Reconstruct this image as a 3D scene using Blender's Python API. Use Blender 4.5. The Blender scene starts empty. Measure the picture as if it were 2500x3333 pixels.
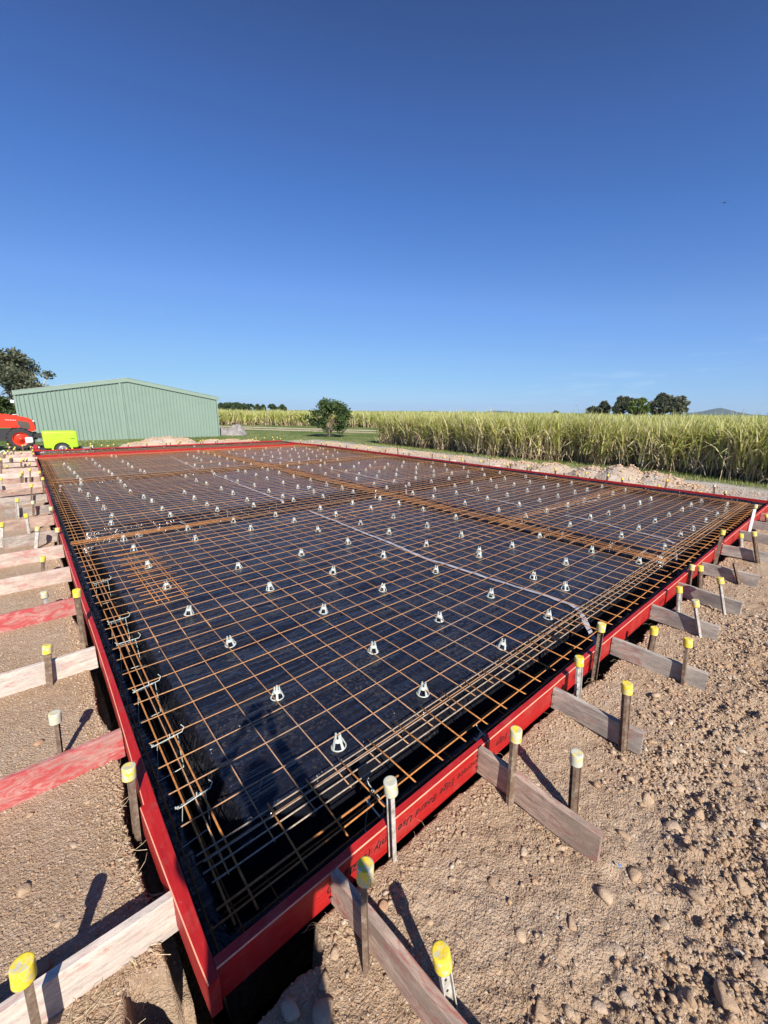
import bpy, math, random
import numpy as np
from mathutils import Vector, Matrix
random.seed(7)
RNG = np.random.default_rng(11)
PI = math.pi
SC = bpy.context.scene
COL = SC.collection

# ------------------------------------------------------------------ camera
CAM_LOC = (-0.7547, -2.2405, 1.7764)
def cam_axes(yaw, pitch, roll):
    cy, sy, cp, sp = math.cos(yaw), math.sin(yaw), math.cos(pitch), math.sin(pitch)
    f = Vector((sy*cp, cy*cp, sp)); r = Vector((cy, -sy, 0)); u = r.cross(f)
    c, s = math.cos(roll), math.sin(roll)
    return c*r + s*u, -s*r + c*u, f
_r, _u, _f = cam_axes(0.7136, -0.2410, 0.0110)
cd = bpy.data.cameras.new('camera'); cam = bpy.data.objects.new('camera', cd); COL.objects.link(cam)
cd.sensor_fit = 'VERTICAL'; cd.sensor_height = 24.0; cd.lens = 24.0*1337.7/3333.0
cd.clip_start = 0.02; cd.clip_end = 20000
cam.matrix_world = Matrix(((_r.x, _u.x, -_f.x, CAM_LOC[0]), (_r.y, _u.y, -_f.y, CAM_LOC[1]), (_r.z, _u.z, -_f.z, CAM_LOC[2]), (0, 0, 0, 1)))
SC.camera = cam

# ------------------------------------------------------------------ sky and sun
SHADOW_AZ, SUN_EL = math.radians(22.0), math.radians(37.5)   # where shadows point (from +Y towards +X)
SUN_STRENGTH, SKY_STRENGTH, EXPOSURE = 5.0, 0.10, 0.58
HAZE = 7e-5
w = bpy.data.worlds.new('World'); SC.world = w; w.use_nodes = True
nt = w.node_tree; nt.nodes.clear()
sky = nt.nodes.new('ShaderNodeTexSky'); sky.sky_type = 'NISHITA'; sky.sun_disc = False
sky.sun_elevation = SUN_EL; sky.sun_rotation = SHADOW_AZ + PI
sky.altitude = 0; sky.air_density = 1.0; sky.dust_density = 0.0; sky.ozone_density = 6.0
bg = nt.nodes.new('ShaderNodeBackground'); bg.inputs['Strength'].default_value = SKY_STRENGTH
wo = nt.nodes.new('ShaderNodeOutputWorld')
# tone of the clear sky, channel by channel (deep blue overhead, pale blue at the horizon)
sp_n = nt.nodes.new('ShaderNodeSeparateColor'); cb_n = nt.nodes.new('ShaderNodeCombineColor'); nt.links.new(sky.outputs[0], sp_n.inputs[0])
KS = SKY_STRENGTH*2**EXPOSURE
def channel(i, pts):
    m1 = nt.nodes.new('ShaderNodeMath'); m1.operation = 'MULTIPLY'; m1.inputs[1].default_value = KS0/1.5; nt.links.new(sp_n.outputs[i], m1.inputs[0])
    fc = nt.nodes.new('ShaderNodeFloatCurve'); cu = fc.mapping.curves[0]
    cu.points[0].location = (0, 0); cu.points[1].location = (1, pts[-1][1])
    for x, y in pts[:-1]: cu.points.new(x/1.5, y)
    for p_ in cu.points: p_.handle_type = 'VECTOR'
    fc.mapping.update(); nt.links.new(m1.outputs[0], fc.inputs['Value'])
    m2 = nt.nodes.new('ShaderNodeMath'); m2.operation = 'MULTIPLY'; m2.inputs[1].default_value = 1/KS; nt.links.new(fc.outputs[0], m2.inputs[0]); nt.links.new(m2.outputs[0], cb_n.inputs[i])
KS0 = 0.1275
channel(0, [(.05, .018), (.081, .0369), (.0975, .0513), (.1355, .0742), (.241, .171), (.45, .270), (1.0, .423), (1.5, .50)])
channel(1, [(.10, .045), (.1627, .0908), (.1964, .130), (.269, .2051), (.46, .376), (.76, .539), (1.18, .701), (1.5, .76)])
channel(2, [(.20, .13), (.3486, .279), (.4126, .402), (.542, .59), (.826, .871), (1.08, .95), (1.5, 1.0)])
tcn = nt.nodes.new('ShaderNodeTexCoord'); mpn = nt.nodes.new('ShaderNodeMapping'); mpn.inputs['Scale'].default_value = (2.2, 2.2, 22); nt.links.new(tcn.outputs['Generated'], mpn.inputs[0])
cn = nt.nodes.new('ShaderNodeTexNoise'); cn.inputs['Scale'].default_value = 2.6; cn.inputs['Detail'].default_value = 6; cn.inputs['Roughness'].default_value = .62; nt.links.new(mpn.outputs[0], cn.inputs['Vector'])
cr_ = nt.nodes.new('ShaderNodeMapRange'); cr_.inputs[1].default_value = .56; cr_.inputs[2].default_value = .85; cr_.inputs[4].default_value = .45; nt.links.new(cn.outputs[0], cr_.inputs[0])
sx_ = nt.nodes.new('ShaderNodeSeparateXYZ'); nt.links.new(tcn.outputs['Generated'], sx_.inputs[0])
e1 = nt.nodes.new('ShaderNodeMapRange'); e1.inputs[1].default_value = .16; e1.inputs[2].default_value = .05; nt.links.new(sx_.outputs[2], e1.inputs[0])
a1 = nt.nodes.new('ShaderNodeMapRange'); a1.inputs[1].default_value = .80; a1.inputs[2].default_value = .95; nt.links.new(sx_.outputs[0], a1.inputs[0])
mA = nt.nodes.new('ShaderNodeMath'); mA.operation = 'MULTIPLY'; nt.links.new(e1.outputs[0], mA.inputs[0]); nt.links.new(a1.outputs[0], mA.inputs[1])
mB_ = nt.nodes.new('ShaderNodeMath'); mB_.operation = 'MULTIPLY'; nt.links.new(mA.outputs[0], mB_.inputs[0]); nt.links.new(cr_.outputs[0], mB_.inputs[1])
cm = nt.nodes.new('ShaderNodeMix'); cm.data_type = 'RGBA'; nt.links.new(mB_.outputs[0], cm.inputs[0]); nt.links.new(cb_n.outputs[0], cm.inputs[6]); cm.inputs[7].default_value = (6.4, 7.0, 7.8, 1)
nt.links.new(cm.outputs[2], bg.inputs['Color']); nt.links.new(bg.outputs[0], wo.inputs['Surface'])
sd = bpy.data.lights.new('sun', 'SUN'); sd.energy = SUN_STRENGTH; sd.angle = math.radians(0.53); sd.color = (1.0, 0.955, 0.89)
so = bpy.data.objects.new('sun', sd); COL.objects.link(so)
_d = Vector((math.sin(SHADOW_AZ)*math.cos(SUN_EL), math.cos(SHADOW_AZ)*math.cos(SUN_EL), -math.sin(SUN_EL)))
so.rotation_euler = _d.to_track_quat('-Z', 'Y').to_euler(); so.location = (-5, -12, 15)
SC.view_settings.view_transform = 'Standard'; SC.view_settings.look = 'None'
SC.view_settings.exposure = EXPOSURE; SC.view_settings.gamma = 1.0
SC.view_settings.use_curve_mapping = False
SC.cycles.max_bounces = 6; SC.cycles.diffuse_bounces = 2; SC.cycles.glossy_bounces = 3
SC.cycles.transparent_max_bounces = 8

# ------------------------------------------------------------------ materials
class NT:
    def __init__(s, name):
        s.m = bpy.data.materials.new(name); s.m.use_nodes = True
        s.t = s.m.node_tree; s.t.nodes.clear()
        s.out = s.n('OutputMaterial'); s.b = s.n('BsdfPrincipled'); s.l(s.b.outputs[0], s.out.inputs[0])
    def n(s, k, **kw):
        x = s.t.nodes.new('ShaderNode'+k)
        for a, v in kw.items(): setattr(x, a, v)
        return x
    def l(s, a, b): s.t.links.new(a, b)
    def coord(s, kind='Object', scale=(1, 1, 1), rot=(0, 0, 0)):
        c = s.n('TexCoord'); mp = s.n('Mapping'); mp.inputs['Scale'].default_value = scale; mp.inputs['Rotation'].default_value = rot
        s.l(c.outputs[kind], mp.inputs[0]); return mp.outputs[0]
    def geo(s, scale=(1, 1, 1)):
        c = s.n('NewGeometry'); mp = s.n('Mapping'); mp.inputs['Scale'].default_value = scale
        s.l(c.outputs['Position'], mp.inputs[0]); return mp.outputs[0]
    def noise(s, vec, scale, detail=4, rough=0.6, dist=0):
        x = s.n('TexNoise'); x.inputs['Scale'].default_value = scale; x.inputs['Detail'].default_value = detail
        x.inputs['Roughness'].default_value = rough; x.inputs['Distortion'].default_value = dist
        s.l(vec, x.inputs['Vector']); return x.outputs[0]
    def vor(s, vec, scale, feature='F1', out='Distance'):
        x = s.n('TexVoronoi', feature=feature); x.inputs['Scale'].default_value = scale; s.l(vec, x.inputs['Vector']); return x.outputs[out]
    def ramp(s, fac, stops):
        x = s.n('ValToRGB'); e = x.color_ramp.elements
        while len(e) < len(stops): e.new(0.5)
        for i, (p, c) in enumerate(stops):
            e[i].position = p; e[i].color = (*c, 1) if len(c) == 3 else c
        s.l(fac, x.inputs[0]); return x.outputs[0]
    def mix(s, fac, a, b, mode='MIX'):
        x = s.n('Mix', data_type='RGBA', blend_type=mode)
        for sock, v in ((x.inputs[0], fac), (x.inputs[6], a), (x.inputs[7], b)):
            if isinstance(v, (int, float)): sock.default_value = v
            elif isinstance(v, tuple): sock.default_value = (*v, 1)
            else: s.l(v, sock)
        return x.outputs[2]
    def math(s, op, a, b=0.0, c=0.0):
        x = s.n('Math', operation=op)
        for i, v in enumerate((a, b, c)):
            if isinstance(v, (int, float)): x.inputs[i].default_value = v
            else: s.l(v, x.inputs[i])
        return x.outputs[0]
    def bump(s, h, strength=0.5, dist=0.01, prev=None):
        x = s.n('Bump'); x.inputs['Strength'].default_value = strength; x.inputs['Distance'].default_value = dist
        s.l(h, x.inputs['Height'])
        if prev is not None: s.l(prev, x.inputs['Normal'])
        s.l(x.outputs[0], s.b.inputs['Normal']); return x.outputs[0]
    def col(s, v):
        if isinstance(v, tuple): s.b.inputs['Base Color'].default_value = (*v, 1)
        else: s.l(v, s.b.inputs['Base Color'])
    def set(s, rough=None, metal=None, spec=None):
        for k, v in (('Roughness', rough), ('Metallic', metal), ('Specular IOR Level', spec)):
            if v is None: continue
            if isinstance(v, (int, float)): s.b.inputs[k].default_value = v
            else: s.l(v, s.b.inputs[k])
    def rnd(s): return s.n('ObjectInfo').outputs['Random']
M = {}
def simple(name, color, rough=0.6, metal=0.0, nscale=30, amount=0.25, bump=0.0, spec=None):
    t = NT(name); v = t.coord(); n = t.noise(v, nscale, 5, 0.65)
    dark = tuple(c*(1-amount) for c in color); light = tuple(min(1, c*(1+amount*0.6)) for c in color)
    t.col(t.ramp(n, [(0.3, dark), (0.7, light)])); t.set(rough, metal, spec)
    if bump: t.bump(n, bump, 0.004)
    M[name] = t.m; return t.m

def soil_colour(t, v):
    n1 = t.noise(v, 1.3, 5, 0.6); n2 = t.noise(v, 18, 6, 0.7); n3 = t.noise(v, 140, 3, 0.6)
    c = t.ramp(n1, [(0.30, (0.53, 0.355, 0.215)), (0.5, (0.62, 0.455, 0.305)), (0.72, (0.68, 0.535, 0.395))])
    c = t.mix(t.ramp(n2, [(0.35, (0, 0, 0)), (0.7, (1, 1, 1))]), c, t.mix(1.0, c, (0.78, 0.74, 0.70), 'MULTIPLY'))
    c = t.mix(t.math('MULTIPLY', n3, 0.5), c, (0.30, 0.185, 0.12))
    vc = t.n('TexVoronoi'); vc.inputs['Scale'].default_value = 75; vc.inputs['Randomness'].default_value = 1; t.l(v, vc.inputs['Vector'])
    sep = t.n('SeparateColor'); t.l(vc.outputs['Color'], sep.inputs[0])
    peb = t.math('MULTIPLY', t.math('GREATER_THAN', sep.outputs[0], 0.72), t.math('LESS_THAN', vc.outputs['Distance'], 0.42))
    pc = t.ramp(sep.outputs[1], [(0.0, (0.66, 0.52, 0.37)), (0.35, (0.50, 0.34, 0.23)), (0.6, (0.70, 0.57, 0.43)), (0.8, (0.54, 0.30, 0.17)), (1.0, (0.40, 0.34, 0.28))])
    c = t.mix(peb, c, pc)
    return c, vc.outputs['Distance'], n2, n3
def make_soil():
    t = NT('soil'); v = t.geo(); c, vd, n2, n3 = soil_colour(t, v)
    # grey gravel, grass and worn track further off, by place
    sp = t.n('SeparateXYZ'); t.l(v, sp.inputs[0]); X, Y = sp.outputs[0], sp.outputs[1]
    wob = t.math('MULTIPLY', t.math('SUBTRACT', t.noise(v, 0.9, 5, 0.7), 0.5), 2.4)
    def stepf(expr, lo, hi):
        m = t.n('MapRange'); m.inputs[1].default_value = lo; m.inputs[2].default_value = hi; t.l(expr, m.inputs[0]); return m.outputs[0]
    grav = t.ramp(t.noise(v, 55, 4, 0.8), [(0.3, (0.30, 0.25, 0.21)), (0.5, (0.50, 0.44, 0.38)), (0.7, (0.66, 0.60, 0.53))])
    gmask = stepf(t.math('ADD', X, wob), 10.9, 12.0)
    c = t.mix(gmask, c, grav)
    g = t.noise(v, 6, 6, 0.75); g2 = t.noise(t.geo((1, 1, 1)), 0.35, 4, 0.6)
    grass = t.ramp(g, [(0.3, (0.045, 0.075, 0.018)), (0.52, (0.10, 0.155, 0.035)), (0.75, (0.22, 0.24, 0.08))])
    grass = t.mix(t.ramp(g2, [(0.42, (0, 0, 0)), (0.7, (0.75, 0.75, 0.75))]), grass, (0.27, 0.25, 0.12))
    m1 = stepf(t.math('ADD', X, wob), 14.3, 15.2)
    m2 = stepf(t.math('ADD', Y, wob), 22.3, 23.2)
    gm = t.math('MAXIMUM', m1, m2)
    c = t.mix(gm, c, grass)
    # two worn tracks running past the small tree towards the cane
    d = t.math('ADD', t.math('MULTIPLY', X, 0.876), t.math('MULTIPLY', Y, 0.482))
    d = t.math('ADD', d, t.math('MULTIPLY', wob, 0.5))
    tr = t.math('MAXIMUM', t.math('LESS_THAN', t.math('ABSOLUTE', t.math('SUBTRACT', d, 34.6)), 0.9), t.math('LESS_THAN', t.math('ABSOLUTE', t.math('SUBTRACT', d, 38.4)), 1.1))
    tr = t.math('MULTIPLY', tr, t.ramp(t.noise(v, 2.5, 4, 0.7), [(0.25, (0, 0, 0)), (0.45, (1, 1, 1))]))
    c = t.mix(tr, c, (0.52, 0.43, 0.29))
    t.col(c); t.set(0.95, spec=0.15)
    h = t.math('ADD', t.math('MULTIPLY', vd, -0.35), t.math('ADD', t.math('MULTIPLY', n2, 0.8), t.math('MULTIPLY', n3, 0.9)))
    t.bump(h, 1.0, 0.022); M['soil'] = t.m
make_soil()
def make_clod():
    t = NT('clod'); v = t.geo(); r = t.n('VertexColor'); r.layer_name = 'tint'
    sep = t.n('SeparateColor'); t.l(r.outputs[0], sep.inputs[0])
    c = t.ramp(sep.outputs[0], [(0.0, (0.50, 0.325, 0.195)), (0.35, (0.58, 0.405, 0.26)), (0.72, (0.64, 0.475, 0.325)), (0.88, (0.56, 0.33, 0.19)), (0.95, (0.70, 0.59, 0.45)), (1.0, (0.66, 0.56, 0.45))])
    n = t.noise(v, 42, 6, 0.8); c = t.mix(t.math('MULTIPLY', n, 0.7), c, t.mix(1.0, c, (0.62, 0.6, 0.58), 'MULTIPLY'))
    t.col(c); t.set(0.95, spec=0.1); t.bump(n, 1.0, 0.012); M['clod'] = t.m
make_clod()
def make_spoil():
    t = NT('spoil'); v = t.geo(); c, vd, n2, n3 = soil_colour(t, v)
    sp = t.n('ObjectInfo'); c = t.mix(sp.outputs['Random'], c, (0.52, 0.45, 0.38)) if False else c
    c = t.mix(t.ramp(t.noise(v, 1.1, 3, 0.5), [(0.4, (0.25, 0.25, 0.25)), (0.6, (0.9, 0.9, 0.9))]), c, (0.50, 0.435, 0.36))
    t.col(c); t.set(0.95, spec=0.1); t.bump(t.noise(v, 9, 6, 0.75), 1.0, 0.08); M['spoil'] = t.m
make_spoil()
def make_red(name, base, worn):
    t = NT(name); v = t.coord('Object', (1.0, 18, 18)); v2 = t.coord('Object', (3, 3, 3)); n = t.noise(v, 5, 6, 0.65); n2 = t.noise(v2, 2.5, 6, 0.7)
    c = t.ramp(n, [(0.33, tuple(k*0.72 for k in base)), (0.55, base), (0.75, tuple(min(1, k*1.2+0.008) for k in base))])
    c = t.mix(t.ramp(n2, [(0.5, (0, 0, 0)), (0.72, (worn, worn, worn))]), c, (0.36, 0.13, 0.10))
    n3 = t.noise(t.coord('Object', (4, 4, 9)), 11, 6, 0.75); c = t.mix(t.ramp(n3, [(0.60, (0, 0, 0)), (0.74, (.5, .5, .5))]), c, (0.42, 0.26, 0.20))
    n4 = t.noise(t.coord('Object', (1, 1, 1)), 60, 3, 0.6); c = t.mix(t.ramp(n4, [(0.68, (0, 0, 0)), (0.74, (.6, .6, .6))]), c, (0.16, 0.02, 0.02))
    t.col(c); t.set(0.52, spec=0.35); t.bump(n, 0.35, 0.003); M[name] = t.m
make_red('red_paint', (0.42, 0.014, 0.013), 0.35)
simple('raw_edge', (0.80, 0.33, 0.20), 0.8, nscale=12)
def make_wood(name, wood, dirt, redness, rc=(0.42, 0.045, 0.05)):
    t = NT(name); ob = t.n('ObjectInfo'); tc = t.n('TexCoord'); mp = t.n('Mapping'); mp.inputs['Scale'].default_value = (2.2, 9, 16)
    va = t.n('VectorMath', operation='ADD'); t.l(tc.outputs['Object'], va.inputs[0]); 
    cb = t.n('CombineXYZ'); t.l(t.math('MULTIPLY', ob.outputs['Random'], 37.0), cb.inputs[0]); t.l(cb.outputs[0], va.inputs[1])
    t.l(va.outputs[0], mp.inputs[0]); v = mp.outputs[0]
    mp2 = t.n('Mapping'); mp2.inputs['Scale'].default_value = (1.4, 4, 3); t.l(va.outputs[0], mp2.inputs[0])
    n = t.noise(v, 4.5, 8, 0.72, 0.6); n2 = t.noise(mp2.outputs[0], 2.2, 5, 0.7); n3 = t.noise(mp2.outputs[0], 5, 6, 0.75, 1.0)
    c = t.ramp(n, [(0.32, tuple(k*0.55 for k in wood)), (0.5, wood), (0.7, tuple(min(1, k*1.25) for k in wood))])
    c = t.mix(t.ramp(n2, [(0.42, (0, 0, 0)), (0.62, (0.8, 0.8, 0.8))]), c, dirt)
    if redness > 0:
        lo = 0.66-0.42*redness
        c = t.mix(t.ramp(n3, [(lo, (0, 0, 0)), (lo+0.14, (0.85, 0.85, 0.85))]), c, rc)
    n5 = t.noise(mp2.outputs[0], 26, 4, 0.7); c = t.mix(t.ramp(n5, [(0.62, (0, 0, 0)), (0.72, (.7, .7, .7))]), c, tuple(k*.38 for k in wood))
    t.col(c); t.set(0.9, spec=0.15); t.bump(n, 0.8, 0.004); M[name] = t.m
make_wood('grey_timber', (0.42, 0.355, 0.29), (0.20, 0.175, 0.155), 0.30, (0.34, 0.13, 0.11))
make_wood('brown_timber', (0.46, 0.33, 0.25), (0.24, 0.18, 0.14), 0.36, (0.32, 0.09, 0.075))
make_wood('pink_timber', (0.58, 0.46, 0.37), (0.36, 0.29, 0.24), 0.38, (0.48, 0.19, 0.16))
make_wood('pale_timber', (0.62, 0.52, 0.43), (0.42, 0.36, 0.31), 0.28, (0.48, 0.21, 0.18))
make_wood('red_timber', (0.50, 0.26, 0.22), (0.34, 0.17, 0.14), 0.55, (0.44, 0.055, 0.055))
def make_rust(name, a, b, c3, sc=60):
    t = NT(name); v = t.geo(); n = t.noise(v, sc, 5, 0.7); n2 = t.noise(v, 3.0, 3, 0.5)
    c = t.ramp(n, [(0.3, a), (0.52, b), (0.72, c3)]); c = t.mix(t.math('MULTIPLY', n2, 0.35), c, a)
    if 'wire' in name:
        c = t.mix(t.math('MULTIPLY', t.rnd(), 0.55), c, t.mix(1.0, c, (0.72, 0.66, 0.62), 'MULTIPLY'))
        c = t.mix(t.ramp(t.noise(v, 0.8, 4, .6), [(.5, (0, 0, 0)), (.68, (.55, .55, .55))]), c, (0.30, 0.245, 0.20))
    t.col(c); t.set(0.75, 0.0, 0.3); t.bump(n, 0.4, 0.001); M[name] = t.m
make_rust('rusty_wire', (0.30, 0.135, 0.055), (0.52, 0.265, 0.115), (0.66, 0.39, 0.20))
make_rust('rusty_rebar', (0.28, 0.10, 0.028), (0.50, 0.205, 0.058), (0.62, 0.30, 0.10))
make_rust('grey_wire', (0.24, 0.16, 0.10), (0.42, 0.33, 0.24), (0.56, 0.47, 0.36))
make_rust('stake_steel', (0.10, 0.06, 0.04), (0.20, 0.135, 0.09), (0.38, 0.31, 0.24), 28)
make_rust('stake_galv', (0.24, 0.20, 0.15), (0.50, 0.46, 0.40), (0.66, 0.63, 0.57), 28)
def make_cap(name, wear):
    t = NT(name); v = t.coord(); ob = t.n('ObjectInfo')
    va = t.n('VectorMath', operation='ADD'); t.l(v, va.inputs[0]); cb = t.n('CombineXYZ'); t.l(t.math('MULTIPLY', ob.outputs['Random'], 9.0), cb.inputs[0]); t.l(cb.outputs[0], va.inputs[1])
    n = t.noise(va.outputs[0], 38, 5, 0.7); n2 = t.noise(va.outputs[0], 130, 4, 0.6)
    c = t.ramp(n2, [(0.3, (0.66, 0.46, 0.025)), (0.6, (0.80, 0.60, 0.05))])
    c = t.mix(t.ramp(n, [(0.60-wear, (0, 0, 0)), (0.70-wear*0.8, (1, 1, 1))]), c, (0.50, 0.48, 0.38))
    t.col(c); t.set(0.72, spec=0.25); t.bump(n2, 0.4, 0.0015); M[name] = t.m
make_cap('yellow_cap', 0.09); make_cap('worn_cap', 0.17); make_cap('dirty_cap', 0.26)
def make_film():
    t = NT('black_film'); v = t.geo(); vs = t.geo((0.30, 3.2, 1)); vd = t.geo((1.0, .5, 1))
    wr = t.noise(vs, 2.6, 4, 0.5, 1.0); wx = t.noise(vd, 3.2, 3, 0.5, 2.2); cr = t.noise(v, 21, 3, 0.5, 2.5); dm = t.noise(v, 1.7, 5, 0.6)
    fold = t.math('ABSOLUTE', t.math('SUBTRACT', wx, 0.5)); fold = t.math('MULTIPLY', t.math('SUBTRACT', 0.06, t.math('MINIMUM', fold, 0.06)), 6.0)
    dust = t.noise(v, 40, 5, 0.7)
    du = t.math('MULTIPLY', t.ramp(dust, [(0.50, (0, 0, 0)), (0.74, (1, 1, 1))]), t.ramp(dm, [(0.44, (0.05, 0.05, 0.05)), (0.64, (0.5, 0.5, 0.5))]))
    c = t.mix(du, (0.008, 0.009, 0.014), (0.19, 0.15, 0.12)); t.col(c)
    t.set(t.math('ADD', 0.13, t.math('ADD', t.math('MULTIPLY', du, 0.6), t.math('MULTIPLY', dm, 0.15))), spec=0.62)
    b = t.bump(wr, 1.0, 0.045); b = t.bump(fold, 0.6, 0.012, b); t.bump(cr, 0.14, 0.006, b); M['black_film'] = t.m
make_film()
simple('white_plastic', (0.50, 0.525, 0.465), 0.45, nscale=60, amount=0.18)
simple('tape', (0.40, 0.37, 0.38), 0.45, nscale=14, amount=0.35)
simple('black_ink', (0.008, 0.003, 0.003), 0.9, nscale=90, amount=0.3)
simple('nail_steel', (0.35, 0.30, 0.26), 0.4, 0.7)
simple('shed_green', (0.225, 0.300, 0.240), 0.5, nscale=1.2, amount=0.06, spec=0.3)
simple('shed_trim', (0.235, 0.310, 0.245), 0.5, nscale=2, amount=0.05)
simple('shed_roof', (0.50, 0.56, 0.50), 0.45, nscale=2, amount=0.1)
simple('tractor_orange', (0.74, 0.045, 0.018), 0.3, nscale=3, amount=0.12, spec=0.5)
simple('tyre', (0.035, 0.033, 0.032), 0.8, nscale=20, amount=0.3)
simple('dark_metal', (0.035, 0.033, 0.035), 0.5, nscale=15, amount=0.3)
simple('grille_mesh', (0.10, 0.075, 0.055), 0.6, nscale=80, amount=0.5)
simple('lime_poly', (0.42, 0.70, 0.035), 0.38, nscale=2, amount=0.06, spec=0.4)
simple('pump_red', (0.42, 0.02, 0.03), 0.4)
simple('white_enamel', (0.78, 0.77, 0.73), 0.4, amount=0.12)
simple('galv', (0.45, 0.45, 0.44), 0.4, 0.6)
simple('bark', (0.30, 0.24, 0.19), 0.9, nscale=9, amount=0.5, bump=0.8)
simple('dark_bark', (0.13, 0.10, 0.08), 0.9, nscale=9, amount=0.5, bump=0.8)
simple('pale_bark', (0.52, 0.46, 0.39), 0.85, nscale=5, amount=0.45, bump=0.5)
simple('grey_rock', (0.27, 0.245, 0.225), 0.95, nscale=3, amount=0.35, bump=1.0)
simple('hill_forest', (0.060, 0.085, 0.060), 1.0, nscale=0.01, amount=0.35)
simple('bird_black', (0.02, 0.02, 0.02), 0.8)
simple('shirt', (0.25, 0.28, 0.33), 0.9); simple('skin', (0.55, 0.33, 0.24), 0.6); simple('hair', (0.06, 0.04, 0.03), 0.8)
simple('trouser', (0.07, 0.07, 0.09), 0.9); simple('phone_black', (0.02, 0.02, 0.022), 0.2)
simple('blue_plastic', (0.12, 0.32, 0.60), 0.5)
simple('dry_straw', (0.55, 0.43, 0.26), 0.9, nscale=40, amount=0.4)
simple('root_brown', (0.16, 0.10, 0.065), 0.95, nscale=40, amount=0.4)
def make_leaf(name, stops, trans=0.25, layer='tint'):
    t = NT(name); r = t.n('VertexColor'); r.layer_name = layer
    sep = t.n('SeparateColor'); t.l(r.outputs[0], sep.inputs[0]); c = t.ramp(sep.outputs[0], stops)
    t.col(c); t.set(0.62, spec=0.25)
    tr = t.n('BsdfTranslucent'); t.l(c, tr.inputs[0]); mx = t.n('MixShader'); mx.inputs[0].default_value = trans
    t.l(t.b.outputs[0], mx.inputs[1]); t.l(tr.outputs[0], mx.inputs[2]); t.l(mx.outputs[0], t.out.inputs[0]); M[name] = t.m
make_leaf('cane_leaf', [(0.0, (0.12, 0.18, 0.03)), (0.3, (0.28, 0.34, 0.07)), (0.6, (0.48, 0.49, 0.13)), (0.85, (0.66, 0.61, 0.24)), (1.0, (0.74, 0.67, 0.38))], 0.42)
make_leaf('cane_dead', [(0.0, (0.20, 0.13, 0.07)), (0.5, (0.48, 0.36, 0.21)), (1.0, (0.72, 0.60, 0.40))], 0.15)
make_leaf('tree_leaf', [(0.0, (0.022, 0.040, 0.012)), (0.6, (0.055, 0.085, 0.022)), (1.0, (0.10, 0.14, 0.04))], 0.2)
make_leaf('gum_leaf', [(0.0, (0.045, 0.055, 0.028)), (0.6, (0.11, 0.12, 0.065)), (1.0, (0.22, 0.215, 0.13))], 0.2)
make_leaf('bush_leaf', [(0.0, (0.03, 0.055, 0.016)), (0.6, (0.07, 0.11, 0.03)), (1.0, (0.15, 0.20, 0.07))], 0.25)
make_leaf('bright_leaf', [(0.0, (0.05, 0.08, 0.015)), (0.6, (0.12, 0.17, 0.03)), (1.0, (0.22, 0.25, 0.06))], 0.2)
make_leaf('grass_blade', [(0.0, (0.06, 0.10, 0.02)), (0.5, (0.17, 0.21, 0.05)), (1.0, (0.42, 0.37, 0.17))], 0.2)

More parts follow.
